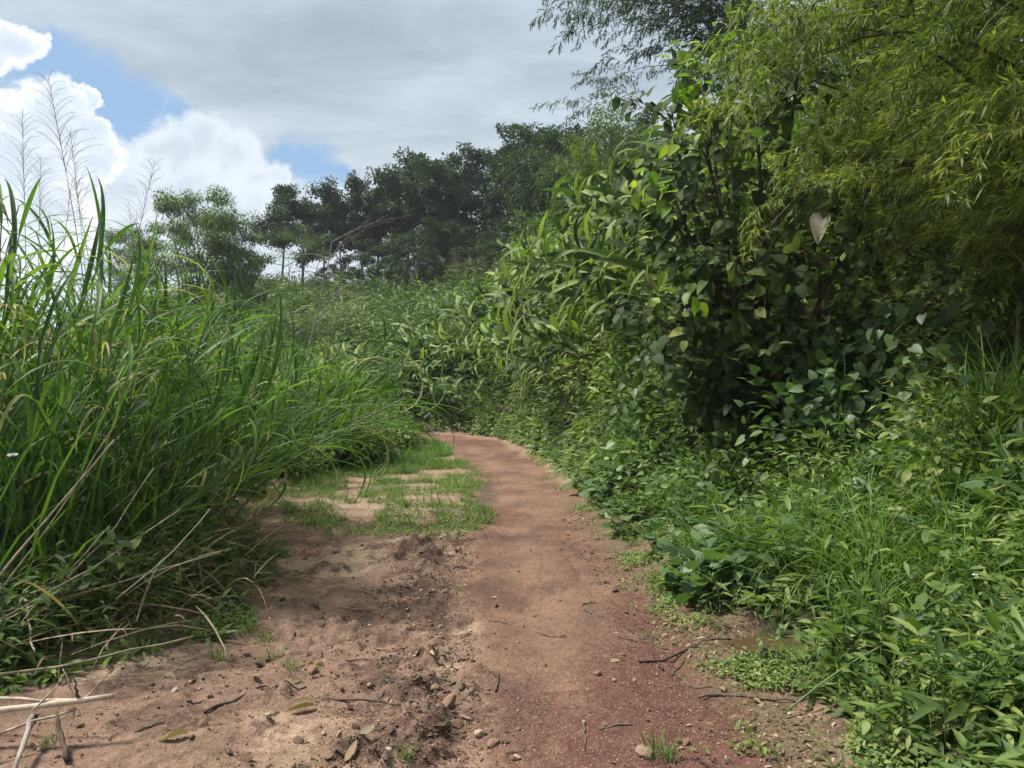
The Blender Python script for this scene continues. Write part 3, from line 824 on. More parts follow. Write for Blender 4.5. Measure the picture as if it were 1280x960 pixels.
# ------------------------------------------------------------------ trees
def tree_geo(rg, Hc, r0, nlimb, lo, spread, leaf, nleaf, tp='tiny', rise=(15, 60), clump=.55, tint=(.2, .8), forks=3, up=.5, straight=.03, drp=-.15, m=0):
    pts, st = curve((0, 0, 0), rg.uniform(0, 6), R(88), Hc * .93, R(8), 10, .2, rg)
    pts[:, :2] += np.cumsum(rg.normal(0, straight * Hc / 10, (11, 2)), 0) * np.linspace(0, 1, 11)[:, None]
    wood = [tube(pts, r0 * np.linspace(1, .12, 11) ** .9, 7, .5)]
    ends = []; wts = []
    for i in range(nlimb):
        f = lo + (.97 - lo) * (i + rg.uniform(0, .8)) / nlimb; k = min(int(f * 10), 9); b = pts[k] + (pts[k + 1] - pts[k]) * (f * 10 - k)
        a = i * 2.4 + rg.normal(0, .4); L = spread * (1.15 - .75 * abs(f - (lo + .35 * (1 - lo)))) * rg.uniform(.7, 1.15)
        q, qs = curve(b, a, R(rg.uniform(*rise)), L, R(rg.uniform(0, 45)), 6, .12, rg)
        wood.append(tube(q, r0 * .38 * (1.1 - f * .6) * np.linspace(1, .2, 7), 5, .5))
        for j in range(forks):
            g = rg.uniform(.35, 1); kk = min(int(g * 6), 5); c = q[kk] + (q[kk + 1] - q[kk]) * (g * 6 - kk)
            e, es = curve(c, a + rg.normal(0, .8), R(rg.uniform(0, 60)), L * rg.uniform(.25, .5), R(30), 4, .15, rg)
            wood.append(tube(e, r0 * .12 * np.linspace(1, .3, 5), 4, .5))
            ends += [e[-1], e[2]]; wts += [1, .6]
        ends.append(q[-1]); wts.append(1)
    ends.append(pts[-2]); wts.append(.8)
    ends = np.array(ends); wts = np.array(wts) * rg.uniform(.45, 1.4, len(wts)); wts /= wts.sum()
    pick = rg.choice(len(ends), nleaf, p=wts)
    r = clump * spread * .55
    offs = rg.normal(0, 1, (nleaf, 3)); offs = unit(offs) * (rg.uniform(0, 1, (nleaf, 1)) ** .45) * r * np.array([1, 1, .7]) * rg.uniform(.7, 1.25, len(ends))[pick][:, None]
    P = ends[pick] + offs
    D = unit(offs) + rg.normal(0, .7, (nleaf, 3)) + np.array([0, 0, drp])
    N = np.array([0, 0, up + .3]) + rg.normal(0, .5, (nleaf, 3))
    ct = rg.uniform(-.15, .15, len(ends))[pick]
    crown = scatter(tp, P, D, N, leaf * rg.uniform(.7, 1.3, nleaf), np.clip(rg.uniform(tint[0], tint[1], nleaf) + ct, 0, 1), m)
    return join(wood), crown


# dark large-leaved tree on the bank: its biggest leaves one by one
rg = np.random.default_rng(41)
tx, ty = 2.62, 7.9
tz = gz(tx, ty)
big = thing('large_leaved_tree', 'dark tree with big drooping dusty leaves and one pale dead leaf', 'tree', TRS((tx, ty, tz - .1)))
wood = []; ends = []
for i, (az, e, L, dr) in enumerate([(95, 86, 3.7, 8), (160, 84, 3.5, 8), (30, 78, 3.2, 12), (200, 79, 3.0, 12), (250, 74, 3.0, 20), (130, 76, 2.8, 14), (185, 60, 1.6, 20), (290, 64, 2.1, 20), (225, 46, 1.3, 10), (180, 76, 2.4, 10), (265, 80, 3.4, 14), (110, 82, 3.7, 6), (330, 76, 2.8, 12), (240, 62, 1.9, 16)]):
    q, qs = curve((rg.normal(0, .08), rg.normal(0, .08), 0), R(az), R(e), L, R(dr), 9, .05, rg)
    q *= 1.2
    wood.append(tube(q, np.linspace(.045, .012, 10), 7, .5))
    for j in range(13):
        g = .12 + .88 * j / 12; k = min(int(g * 9), 8); c = q[k] + (q[k + 1] - q[k]) * (g * 9 - k)
        e2, es = curve(c, R(az) + rg.choice([-1, 1]) * rg.uniform(.3, 1.6), R(rg.uniform(5, 60)), rg.uniform(.35, .85), R(25), 5, .1, rg)
        wood.append(tube(e2, np.linspace(.012, .004, 6), 5, .5))
        ends += [(e2[m_], es[m_]) for m_ in (1, 2, 3, 4, 5)]
mobj('trunk', join(wood), 'bark', None, big)
BIGL = []
for i in range(6):
    v, t_ = leaf_tpl([0, .03, .2, .45, .7, .9, 1], [0, .16, .30, .36, .27, .12, 0], ye=[0, -.05, .16, .42, .69, .9, 1], fold=rg.uniform(.05, .35), droop=rg.uniform(.12, .42))
    BIGL.append(G(v, t_, rg.uniform(.25, .8)))
order = rg.permutation(len(ends))
stuffP = []
cnt = 0
LL = []
for idx in order:
    b, d = ends[idx]
    for _ in range(4):
        dd = np.array(d) * .6 + rg.normal(0, .7, 3) + np.array([-.1, -.35, -.45])
        pp = b + unit(dd) * .05 + rg.normal(0, .07, 3)
        LL.append((pp, dd, (rg.normal(0, .5), -.55 + rg.normal(0, .4), .7), rg.uniform(.07, .15) * rg.choice([.8, 1, 1.5])))
LL.sort(key=lambda q: q[0][1] + rg.normal(0, .5))
for i, (pp, dd, nn_, s) in enumerate(LL):
    if i < 295:
        lf_ = mobj('leaf', BIGL[i % 6], 'dry_leaf' if i % 17 == 5 else 'teak_leaf', frame(pp, dd, nn_, s), big)
        if i % 17 == 5: lf_['label'] = 'withered brown leaf'
P, D, N, S = [np.array([q[i] for q in LL[295:]]) for i in range(4)]
mobj('leaf_mass', scatter((BIGL[0].v, BIGL[0].t), P, D, N, S, rg.uniform(.2, .8, len(P))), 'teak_leaf', None, big, kind='stuff')
DLG = G(*leaf_tpl([0, .03, .2, .45, .7, .9, 1], [0, .16, .30, .36, .27, .12, 0], ye=[0, -.05, .16, .42, .69, .9, 1], fold=.75, droop=.55), .5)
dl = mobj('dead_leaf', DLG, 'pale_leaf', frame((.10, -1.5, 2.2), (-.45, -.5, -.8), (-.4, -.8, .9), .24), big)
dl['label'] = 'large pale pinkish dead leaf hanging among the dark ones'
YL = [G(*TP['ovate'], f) for f in (.1, .5, .9)]
for cx, cy, cz, nn2 in [(-.85, -.85, 3.75, 20), (-.9, -.8, 3.4, 20), (-.75, -.85, 3.1, 14), (-.35, -.9, 4.05, 12), (-1.15, -.75, 2.65, 24), (-1.0, -.75, 1.65, 11)]:
    sp0, _s = curve((cx + .5, cy + .3, cz - .45), R(200), R(55), .95, R(30), 6)
    o = mobj('young_shoot', tube(sp0, np.linspace(.009, .003, 7), 5, .5), 'green_stem', None, big)
    o['label'] = 'bright yellow-green young leaf shoot'
    for i in range(nn2):
        kk = np.array([cx, cy, cz]) + rg.normal(0, 1, 3) * [.16, .10, .17]
        mobj('leaf', YL[i % 3], 'young_leaf', frame(kk, rg.normal(0, .5, 3) + [-.5, -.2, -.3], rg.normal(0, .4, 3) + [0, -.4, 1.], rg.uniform(.12, .21)), o)


def tree_thing(name, label, x, y, geo, mats, s=1., rz=0., cat='tree', group=None, sink=.15):
    o = thing(name, label, cat, TRS((x, y, gz(x, y) - sink), rz, s), group)
    mobj('trunk', geo[0], mats[0], None, o); mobj('crown', geo[1], mats[1], None, o)
    return o


rg = np.random.default_rng(42)
slim = tree_geo(rg, 4.2, .04, 12, .35, 1.0, .11, 1500, 'slim', (35, 75), .55, (.3, .9))
mt = join([slim[0].xf(TRS((dx, dy, 0), a, s)) for dx, dy, a, s in [(0, 0, 0, 1), (.5, .3, 2, .85), (-.5, .2, 4, .9), (-.9, -.2, 5, .7)]])
mc = join([slim[1].xf(TRS((dx, dy, 0), a, s)) for dx, dy, a, s in [(0, 0, 0, 1), (.5, .3, 2, .85), (-.5, .2, 4, .9), (-.9, -.2, 5, .7)]])
tree_thing('small_tree', 'light olive small tree with thin pale stems on the bank crest', 2.35, 17.0, (mt, mc), ('pale_bark', 'hill_leaf'), .95)

# bank-crest trees beyond
rg = np.random.default_rng(43)
FAR = [tree_geo(rg, 9, .13, 16, .28, 3.0, .25, 10000, 'tiny', (5, 55), .40, (.1, .9)) for _ in range(3)]
FAR += [tree_geo(rg, 9.5, .11, 14, .36, 2.4, .24, 7500, 'tiny', (15, 65), .40, (.1, .9)) for _ in range(3)]
FAR += [tree_geo(rg, 8, .15, 18, .10, 3.0, .25, 10000, 'tiny', (0, 50), .44, (.1, .9)) for _ in range(2)]
far = []
def atx(px, y): return (px - 640) / 914 * y
# px, distance, height, variant
for i, (px, y, hh, v) in enumerate([(352, 54, 8.2, 1), (378, 57, 9.0, 0), (405, 56, 8.0, 3), (428, 58, 7.8, 4), (452, 55, 8.6, 3), (470, 57, 9.4, 5), (488, 56, 10.6, 0), (508, 58, 11.0, 1), (524, 55, 9.8, 4),
                                    (540, 57, 10.6, 2), (560, 58, 10.0, 5), (578, 55, 9.6, 0), (594, 57, 9.0, 6), (545, 50, 6.2, 6), (508, 51, 5.8, 7), (575, 49, 6.0, 7), (470, 53, 5.0, 6),
                                    (626, 53, 9.8, 3), (645, 55, 9.6, 4), (664, 52, 9.2, 0), (684, 48, 9.2, 6), (700, 45, 8.4, 7), (722, 42, 8.0, 6), (640, 47, 6.0, 7), (668, 43, 5.4, 6), (615, 46, 4.6, 7), (745, 38, 6.2, 1), (775, 36, 6.0, 2), (530, 47, 4.4, 7), (600, 50, 5.0, 7), (436, 52, 3.0, 7), (468, 51, 3.2, 6), (412, 54, 2.8, 7), (500, 52, 3.2, 6), (655, 49, 7.0, 2), (705, 40, 6.8, 6)]):
    far.append(tree_thing('hill_tree', '', atx(px, y), y, FAR[v], ('bark', 'far_leaf'), hh * (.92 + .16 * ((i * 37) % 10) / 10) / 10.0, i * 1.7, group='dark trees along the hill crest', sink=.3))
number(far, lambda o: pos(o).x / pos(o).y, lambda o, n_: f"{'low bushy' if o.matrix_basis.to_scale().x < .64 else 'tall'} dark tree on the hill crest, {n_} counting from the flat-topped olive tree")

rg = np.random.default_rng(44)
ft = tree_geo(rg, 7.5, .07, 12, .62, 2.4, .17, 3800, 'slim', (5, 40), .52, (.3, .8))
tr_ = join([ft[0]] + [tube(curve((dx, dy, 0), a, R(80), 5.2, R(10), 5, .1, rg)[0], np.linspace(.06, .02, 6), 5, .5) for dx, dy, a in [(-1.2, 0, 2), (-.6, .5, 1), (.7, 0, .4), (1.3, .3, .2), (1.9, 0, 1), (-2.0, 0, .3), (2.4, .4, 2)]])
tree_thing('flat_topped_tree', 'flat-topped olive green tree on several thin stems beside the bare twigs', atx(377, 47), 47, (tr_, ft[1]), ('bark', 'hill_leaf'), .64)


def far_bamboo(rg, nc, L, s):
    wood = []; lv = []
    for i in range(nc):
        p, st = curve(tuple(rg.normal(0, .4, 2)) + (0,), rg.uniform(0, 6.28), R(rg.uniform(74, 88)), L * rg.uniform(.7, 1.1), R(rg.uniform(110, 160)), 14, .04, rg)
        wood.append(tube(p, np.linspace(.05, .008, 15), 5, .5))
        n = 1700
        f = 14 * rg.uniform(.34, .97, n); k = np.minimum(f.astype(int), 13); b = p[k] + (p[k + 1] - p[k]) * (f - k)[:, None]
        o_ = rg.normal(0, .5, (n, 3)) + [0, 0, -.15]
        lv.append(scatter('slim', b + o_, o_ * 1.2 + rg.normal(0, .3, (n, 3)) + [0, 0, -.45], rg.normal(0, .5, (n, 3)) + [0, 0, 1], s * rg.uniform(.7, 1.3, n), rg.uniform(.1, .9, n)))
    return join(wood), join(lv)


rg = np.random.default_rng(45)
fb = [tree_geo(rg, 7.2, .06, 24, .22, 2.5, .21, 13000, 'slim', (25, 78), .44, (.1, .95), 3, .5, .02, -.55) for _ in range(2)]
fb = [(join([t_[0]] + [tube(curve(tuple(rg.normal(0, .35, 2)) + (0,), rg.uniform(0, 6.28), R(80), 5.5, R(30), 6, .05, rg)[0], np.linspace(.05, .02, 7), 5, .5) for _ in range(9)]), t_[1]) for t_ in fb]
for px, y, s, lb in [(250, 38, .98, 'round-topped green bamboo clump rising behind the elephant grass'), (296, 39, .74, 'shorter light green bamboo clump beside the round-topped one'), (168, 40, .7, 'low bamboo clump behind the seed plumes')]:
    tree_thing('bamboo_clump', lb, atx(px, y), y, fb[px % 2], ('bamboo_culm', 'weed_leaf'), s, px, 'bamboo', 'bamboo clumps beyond the elephant grass')

# bare twiggy tree and dead brush
rg = np.random.default_rng(46)
bare = thing('bare_tree', 'leafless tree with long bare arching twigs in front of the cloud', 'tree', TRS((atx(376, 30), 30, gz(atx(376, 30), 30) - .2), 0, 1.15))
q, qs = curve((0, 0, 0), 0.2, R(74), 4.9, R(-8), 8, .06, rg)
mobj('trunk', tube(q, np.linspace(.030, .012, 9), 6, .5), 'pale_bark', None, bare)
for j in range(13):
    k = rg.integers(4, 9); a = 0.2 if j % 3 == 0 else rg.choice([0., PI]) + rg.normal(0, .5)
    e, es = curve(q[k], a, R(rg.uniform(15, 60)), rg.uniform(1.2, 2.9), R(rg.uniform(20, 80)), 8, .08, rg)
    tw = [tube(e, np.linspace(.010, .004, 9), 4, .5)]
    for i in range(9):
        kk = rg.integers(1, 9); tw.append(tube(curve(e[kk], a + rg.normal(0, .9), R(rg.uniform(-20, 60)), rg.uniform(.2, .55), R(30), 3, .1, rg)[0], [.006, .005, .004, .003], 3, .5))
    mobj('branch', join(tw), 'pale_bark', None, bare)


def brush_geo(rg, n, r, h):
    out = []
    for i in range(n):
        e, es = curve(tuple(rg.normal(0, r * .4, 2)) + (0,), rg.uniform(0, 6.28), R(rg.uniform(20, 85)), h * rg.uniform(.6, 1.3), R(rg.uniform(10, 80)), 5, .2, rg)
        out.append(tube(e, np.linspace(.014, .004, 6), 3, .5, cap=False))
        for j in range(3):
            out.append(tube(curve(e[rg.integers(2, 6)], rg.uniform(0, 6.28), R(rg.uniform(-20, 70)), h * .4, R(30), 3, .2, rg)[0], [.006, .005, .004, .002], 3, .5, cap=False))
    return join(out)


bg_ = [brush_geo(rg, 130, 1.6, 1.8) for _ in range(2)]
br = []
for i, (px, y, s) in enumerate([(372, 33, 1.0), (400, 34, 1.15), (425, 37, 1.0), (352, 31, .8), (388, 30, .8)]):
    br.append(mobj('dead_brush', bg_[i % 2], 'pale_bark', TRS((atx(px, y), y, gz(atx(px, y), y)), i, s * .72), label='x', cat='brush', group='dead brown brush on the hill slope'))
number(br, lambda o: pos(o).x / pos(o).y, "tangled dead brown brush below the flat-topped tree, {} from the elephant grass")


# ------------------------------------------------------------------ tiger grass along the bank
rg = np.random.default_rng(51)
TG_CANE = [cane_recipe(rg, rg.uniform(1.1, 1.7), 9, .6, .068, .008, 'tiger_leaf', 'green_stem', R(rg.uniform(15, 50)), leaves=TG_LEAF, start=.2) for _ in range(7)]
FA_CANE = [cane_recipe(rg, rg.uniform(1.1, 1.6), 8, .55, .05, .008, 'tiger_leaf', 'green_stem', R(rg.uniform(15, 50)), leaves=FA_LEAF, start=.2) for _ in range(5)]
FA_CL = [flat(clump_recipe(np.random.default_rng(100 + i), 9, FA_CANE, .32, .6, (.85, 1.35), 'stem')) for i in range(5)]
def bank_xy(y, d):
    """Point at distance d up the bank from the track edge at row y."""
    s = (XR(y + .05) - XR(y - .05)) / .1
    return float(XR(y) + d / math.sqrt(1 + s * s)), float(y - d * s / math.sqrt(1 + s * s))


rg = np.random.default_rng(52)
tg = []; placed = []
def free(x, y, r):
    if all((x - a) ** 2 + (y - b) ** 2 > r * r for a, b in placed):
        placed.append((x, y)); return True
    return False


TGL = 'tiger grass clumps along the bank'
for x, y, s in [(2.55, 11.2, 1.0), (2.2, 12.4, 1.05), (2.75, 12.6, 1.1), (1.75, 13.3, .95), (2.3, 14.2, 1.1), (1.45, 14.6, .95), (2.0, 15.6, 1.1), (1.2, 16.0, .95), (2.9, 13.8, 1.1), (2.7, 10.0, .85), (2.9, 15.4, 1.1), (1.7, 17.2, 1.1), (1.0, 17.6, 1.0)]:
    placed.append((x, y))
    o = thing('tiger_grass', '', 'grass', TRS((x, y, gz(x, y)), 0, s), TGL)
    spawn(clump_recipe(rg, 12, TG_CANE, .36, .55, (.85, 1.3), 'leafy_stem', (-.3, -.15)), o); tg.append(o)
tries = 0
while len(tg) < 70 and tries < 4000:
    tries += 1
    y = rg.uniform(15, 24.5); d = rg.uniform(1.0, 6.0)
    x, yy = bank_xy(min(y, 22.6), d)
    if y > 22.6: x, yy = rg.uniform(-6.5, 2), rg.uniform(23.0, 27.0)
    if yy < 14 or bank_d(x, yy) < .8 or not free(x, yy, 1.0): continue
    g, mt = FA_CL[rg.integers(5)]
    tg.append(mobj('tiger_grass', g, mt, TRS((x, yy, gz(x, yy) - .05), rg.uniform(0, 6.28), rg.uniform(.95, 1.45)), label='x', cat='grass', group=TGL))
number(tg, near(2.62, 7.9), "{} broad-bladed tiger grass clump on the bank counting from the large-leaved tree")

# tan seed plumes at the crest
for i, (px, y) in enumerate([(597, 25.5), (612, 24.5), (588, 26.5)]):
    x = atx(px, y)
    o = thing('plume_grass', ["tan drooping seed plume on the crest, nearest the bend", "tan seed plume on the crest standing up past the tiger grass", "tan seed plume behind the others on the crest"][i], 'seeding grass', TRS((x, y, gz(x, y)), i, 1.15, 0, .25), 'tan plumes on the crest')
    mobj('stem', PL[i][0], 'dry_stalk', None, o); mobj('panicle', PL[i][1], 'plume_hair', None, o)
    for kk in range(4): mobj('panicle', PL[(i + kk) % 3][1], 'plume_hair', TRS((.1 * kk - .2, .05 * kk, -.2 - .1 * kk), kk, 1, .08 * kk - .15), o)


# ------------------------------------------------------------------ shrubs and weeds
def weed_recipe(rg, h, n, tp, leaf, mat, nst=3, stemr=.004, tint=(.2, .9), open_=.5):
    rec = []
    for sidx in range(nst):
        p, st = curve((rg.normal(0, .02), rg.normal(0, .02), 0), rg.uniform(0, 6.28), R(rg.uniform(50, 85)), h * rg.uniform(.7, 1.1), R(rg.uniform(10, 55)), 6, .08, rg)
        kids = []
        a = rg.uniform(0, 6.28)
        for i in range(n):
            f = .2 + .8 * i / max(n - 1, 1); k = min(int(f * 6), 5); b = p[k] + (p[k + 1] - p[k]) * (f * 6 - k)
            a += 2.4 + rg.normal(0, .3)
            e = rg.uniform(-.5, .5) + .5 * f
            d = np.array([math.cos(a) * math.cos(e), math.sin(a) * math.cos(e), math.sin(e)])
            v, t_ = TP[tp]
            g = WEEDL.setdefault((tp, int(rg.integers(5))), None) or G(v, t_, rg.uniform(*tint))
            kids.append(('leaf', g, mat, frame(b + d * .03, d, (rg.normal(0, .3), rg.normal(0, .3), 1), leaf * rg.uniform(.7, 1.2) * (1.1 - .35 * f))))
        rec.append(('stem', tube(p, np.linspace(stemr, stemr * .5, 7), 4, .5), 'green_stem', Matrix(), kids))
    return rec


WEEDL = {}
for tp in ('ovate', 'heart', 'lance', 'round', 'slim'):
    for i in range(5): WEEDL[(tp, i)] = G(*TP[tp], .2 + .15 * i)
rg = np.random.default_rng(61)
W_OV = [weed_recipe(rg, .42, 9, 'ovate', .11, 'weed_leaf', 3) for _ in range(4)]
W_HE = [weed_recipe(rg, .45, 8, 'heart', .12, 'vine_leaf', 3) for _ in range(4)]
W_LA = [weed_recipe(rg, .45, 11, 'lance', .17, 'weed_leaf', 3) for _ in range(4)]
W_RO = [weed_recipe(rg, .42, 6, 'round', .17, 'vine_leaf', 3, .005) for _ in range(3)]
W_SL = [weed_recipe(rg, .35, 14, 'slim', .08, 'weed_leaf', 4, .003) for _ in range(4)]
FLAT = {k: [flat(r) for r in L] for k, L in dict(ov=W_OV, he=W_HE, la=W_LA, ro=W_RO, sl=W_SL).items()}


def weed(name, rec, x, y, s, label, cat, group, split=True, rz=None):
    M = TRS((x, y, gz(x, y) - .02), rg.uniform(0, 6.28) if rz is None else rz, s, rg.normal(0, .12), rg.normal(0, .12))
    if split:
        o = thing(name, label, cat, M, group); spawn(rec, o)
    else:
        g, mt = rec
        o = mobj(name, g, mt, M, label=label or 'x', cat=cat, group=group)
    return o


# foreground weeds on the bank foot, one by one
rg = np.random.default_rng(62)
bw = []
KINDS = [('broadleaf_weed', W_OV, FLAT['ov'], 'weed'), ('heart_leaf_vine', W_HE, FLAT['he'], 'vine'), ('lance_leaf_weed', W_LA, FLAT['la'], 'weed'), ('fine_weed', W_SL, FLAT['sl'], 'weed')]
WLAB = {'broadleaf_weed': "oval-leaved green weed at the foot of the bank, {} from the puddle", 'heart_leaf_vine': "heart-leaved trailing vine plant on the bank, {} from the puddle",
        'lance_leaf_weed': "narrow lance-leaved weed on the bank, {} from the puddle", 'fine_weed': "small fine-leaved weed at the bank foot, {} from the puddle"}
by_kind = {k[0]: [] for k in KINDS}
cnt = 0; tries = 0
while cnt < 190 and tries < 6000:
    tries += 1
    y = 2.7 * math.exp(rg.uniform(0, 1.55)); d = rg.uniform(.12, 2.6) ** 1.0
    x, yy = bank_xy(y, d)
    if yy < 2.4 or x > yy * .74 or ((x - 1.47) / .4) ** 2 + ((yy - 4.12) / .2) ** 2 < 1: continue
    if ((x - 3.6) / .75) ** 2 + ((yy - 5.5) / .7) ** 2 < 1 or not free(x, yy, .13 + .012 * yy): continue
    q = rg.choice(4, p=[.22, .28, .28, .22]) if d > .5 else rg.choice(4, p=[.3, .15, .15, .4])
    nm, rs, fl, ct = KINDS[q]
    s = (rg.uniform(.55, .85) if d < .5 else rg.uniform(.8, 1.45)) * (1 if yy > 4 else .85)
    sp = yy < 6.5
    by_kind[nm].append(weed(nm, rs[rg.integers(4)] if sp else fl[rg.integers(4)], x, yy, s, '', ct, nm.replace('_', ' ') + ' plants on the bank', sp)); cnt += 1
for k, L in by_kind.items(): number(L, near(1.47, 4.15), WLAB[k])

# big round-leaved creeper patches at the verge
rl = []
for x, y, s in [(1.28, 4.75, 1.0), (1.42, 4.95, 1.1), (1.2, 5.1, .85), (1.5, 5.25, 1.2), (1.3, 5.6, .9), (1.65, 5.6, 1.2), (1.25, 6.3, .8), (1.1, 7.2, .85), (1.3, 7.6, .95), (1.05, 8.2, .9), (1.6, 6.2, 1.1), (1.15, 9.0, 1.0), (1.0, 9.8, 1.0), (1.35, 8.8, 1.1)]:
    placed.append((x, y)); rl.append(weed('creeper_plant', W_RO[rg.integers(3)], x, y, s, '', 'creeper', 'round-leaved creepers at the verge', True))
number(rl, near(1.47, 4.15), "creeper with large round pale green leaves at the track verge, {} from the puddle")


def shrub_geo(rg, n, r, h, tp, leaf, tint=(.1, .9), ns=14):
    out = []; E = []
    for i in range(ns):
        q, qs = curve(tuple(rg.normal(0, .06, 2)) + (0,), rg.uniform(0, 6.28), R(rg.uniform(35, 85)), h * rg.uniform(.7, 1.25), R(rg.uniform(10, 60)), 6, .12, rg)
        t_ = tube(q, np.linspace(.012, .003, 7), 4, .5); out.append(t_); E += [q[j] for j in (2, 3, 4, 5, 6)]
    E = np.array(E); pick = rg.integers(0, len(E), n)
    off = rg.normal(0, r * .28, (n, 3)); P = E[pick] + off; P[:, 2] = np.abs(P[:, 2])
    D = unit(off) + rg.normal(0, .5, (n, 3)) + unit(P * [1, 1, .4]) + [0, 0, -.2]
    return join(out), scatter(tp, P, D, rg.normal(0, .45, (n, 3)) + [0, 0, .9], leaf * rg.uniform(.65, 1.25, n), np.clip(rg.uniform(tint[0], tint[1], n) + rg.uniform(-.2, .2, len(E))[pick], 0, 1))


rg = np.random.default_rng(63)
SH = [shrub_geo(rg, 700, .55, 1.0, tp, lf) for tp, lf in [('ovate', .12), ('ovate', .10), ('heart', .12), ('slim', .13), ('ovate', .09)]]
sh = []
SHN = ['dense oval-leaved', 'bushy small-leaved', 'heart-leaved scrambling', 'narrow-leaved', 'fine-leaved low']
tries = 0
fixed = [(2.2, 6.9, .7, 0), (3.0, 6.4, .9, 2), (3.3, 7.2, 1.0, 2), (2.2, 8.6, .9, 1), (2.9, 8.2, 1.0, 0), (4.4, 5.2, .8, 2), (2.6, 6.0, .75, 3), (3.2, 5.3, .7, 3), (1.9, 9.8, .9, 4), (2.3, 10.4, 1.0, 1), (4.2, 6.2, 1.0, 3), (3.7, 8.2, 1.1, 1), (2.9, 4.6, .7, 0), (2.4, 5.2, .6, 4), (1.75, 11.2, .9, 1), (3.8, 10.4, 1.3, 0), (3.2, 11.2, 1.3, 4)]
for x, y, s, v in fixed:
    placed.append((x, y)); sh.append((x, y, s, v))
while len(sh) < 64 and tries < 4000:
    tries += 1
    y = rg.uniform(9, 24); d = rg.uniform(.5, 3.2) if rg.uniform() < .6 else rg.uniform(3, 7)
    x, yy = bank_xy(min(y, 22.4), d)
    if y > 22.4: x, yy = rg.uniform(-6, 1), rg.uniform(22.8, 26)
    if bank_d(x, yy) < .45 or not free(x, yy, .8): continue
    sh.append((x, yy, rg.uniform(.55, .8) if d < 1.2 else rg.uniform(.8, 1.3), int(rg.integers(5))))
so = []
for x, y, s, v in sh:
    o = thing('shrub', '', 'shrub', TRS((x, y, gz(x, y) - .03), rg.uniform(0, 6.28), s), 'shrubs growing on the bank')
    mobj('stem', SH[v][0], 'green_stem', None, o); mobj('foliage', SH[v][1], ['weed_leaf', 'weed_leaf', 'vine_leaf', 'tiger_leaf', 'weed_leaf'][v], None, o)
    o['v'] = v; so.append(o)
for v in range(5): number([o for o in so if o['v'] == v], near(1.47, 4.15), SHN[v] + " green shrub on the bank, {} from the puddle")
for o in so: del o['v']

# soft bright grass tussocks on the bank
TUS = []
rg = np.random.default_rng(64)
for i in range(5):
    n = 170
    TUS.append(blades(np.c_[rg.normal(0, .07, (n, 2)), np.zeros(n)], rg.uniform(0, 6.28, n), rg.uniform(R(45), R(88), n), rg.uniform(.35, .85, n), rg.uniform(.006, .011, n), rg.uniform(R(30), R(130), n), np.clip(rg.normal(.55, .2, n), 0, 1), K=5))
gt = []
for x, y, s in [(1.95, 4.5, 1.0), (2.15, 4.25, 1.1), (2.3, 4.6, 1.1), (1.75, 4.85, .9), (2.05, 4.95, 1.0), (1.9, 3.9, .85), (2.55, 4.2, 1.1), (2.35, 3.8, .9), (3.3, 4.9, 1.35), (3.5, 5.2, 1.3), (3.1, 4.7, 1.2), (3.45, 4.7, 1.3), (1.6, 5.5, .8), (1.55, 9.3, 1.1), (1.75, 9.6, 1.1), (1.4, 9.9, 1.0), (1.9, 5.6, .9), (2.3, 5.6, 1.0), (1.7, 6.6, .8), (2.0, 7.0, .9), (1.6, 7.8, .9)]:
    gt.append(mobj('grass_tussock', TUS[rg.integers(5)], 'grass_leaf', TRS((x, y, gz(x, y) - .02), rg.uniform(0, 6), s, rg.normal(0, .1), rg.normal(0, .1)), label='x', cat='grass', group='bright grass tussocks on the bank'))
number(gt, near(1.47, 4.15), "soft bright green grass tussock among the bank weeds, {} from the puddle")

# one long pale stalk lying across the weeds
stalk = curve((1.22, 3.28, gz(1.22, 3.28) + .02), R(12), R(34), 1.15, R(38), 10)[0]
mobj('bent_stalk', tube(stalk, np.linspace(.005, .003, 11), 5, .5), 'green_stem', label='long pale green bent stalk lying across the bank weeds', cat='stalk')

# ground cover that nobody could count
rg = np.random.default_rng(65)
def sprigs(rg, x, y, h, tp, leaf, nl, tint, spread=.10):
    n = len(x); z = H(x, y)
    a = rg.uniform(0, 6.28, (n, nl)); f = rg.uniform(.15, 1, (n, nl))
    lean = rg.normal(0, .35, (n, 2))
    hh = h * rg.uniform(.4, 1.2, n)
    P = np.stack([x[:, None] + lean[:, :1] * f * hh[:, None] + np.cos(a) * spread * .4, y[:, None] + lean[:, 1:] * f * hh[:, None] + np.sin(a) * spread * .4, z[:, None] + f * hh[:, None]], -1)
    e = rg.uniform(-.6, .6, (n, nl))
    D = np.stack([np.cos(a) * np.cos(e), np.sin(a) * np.cos(e), np.sin(e)], -1)
    N = rg.normal(0, .4, (n, nl, 3)) + [-.1, -.15, 1]
    tt = np.clip(rg.uniform(tint[0], tint[1], (n, 1)) + rg.normal(0, .12, (n, nl)), 0, 1)
    return scatter(tp, P.reshape(-1, 3), D.reshape(-1, 3), N.reshape(-1, 3), (leaf * rg.uniform(.55, 1.3, (n, nl))).ravel(), tt.ravel())


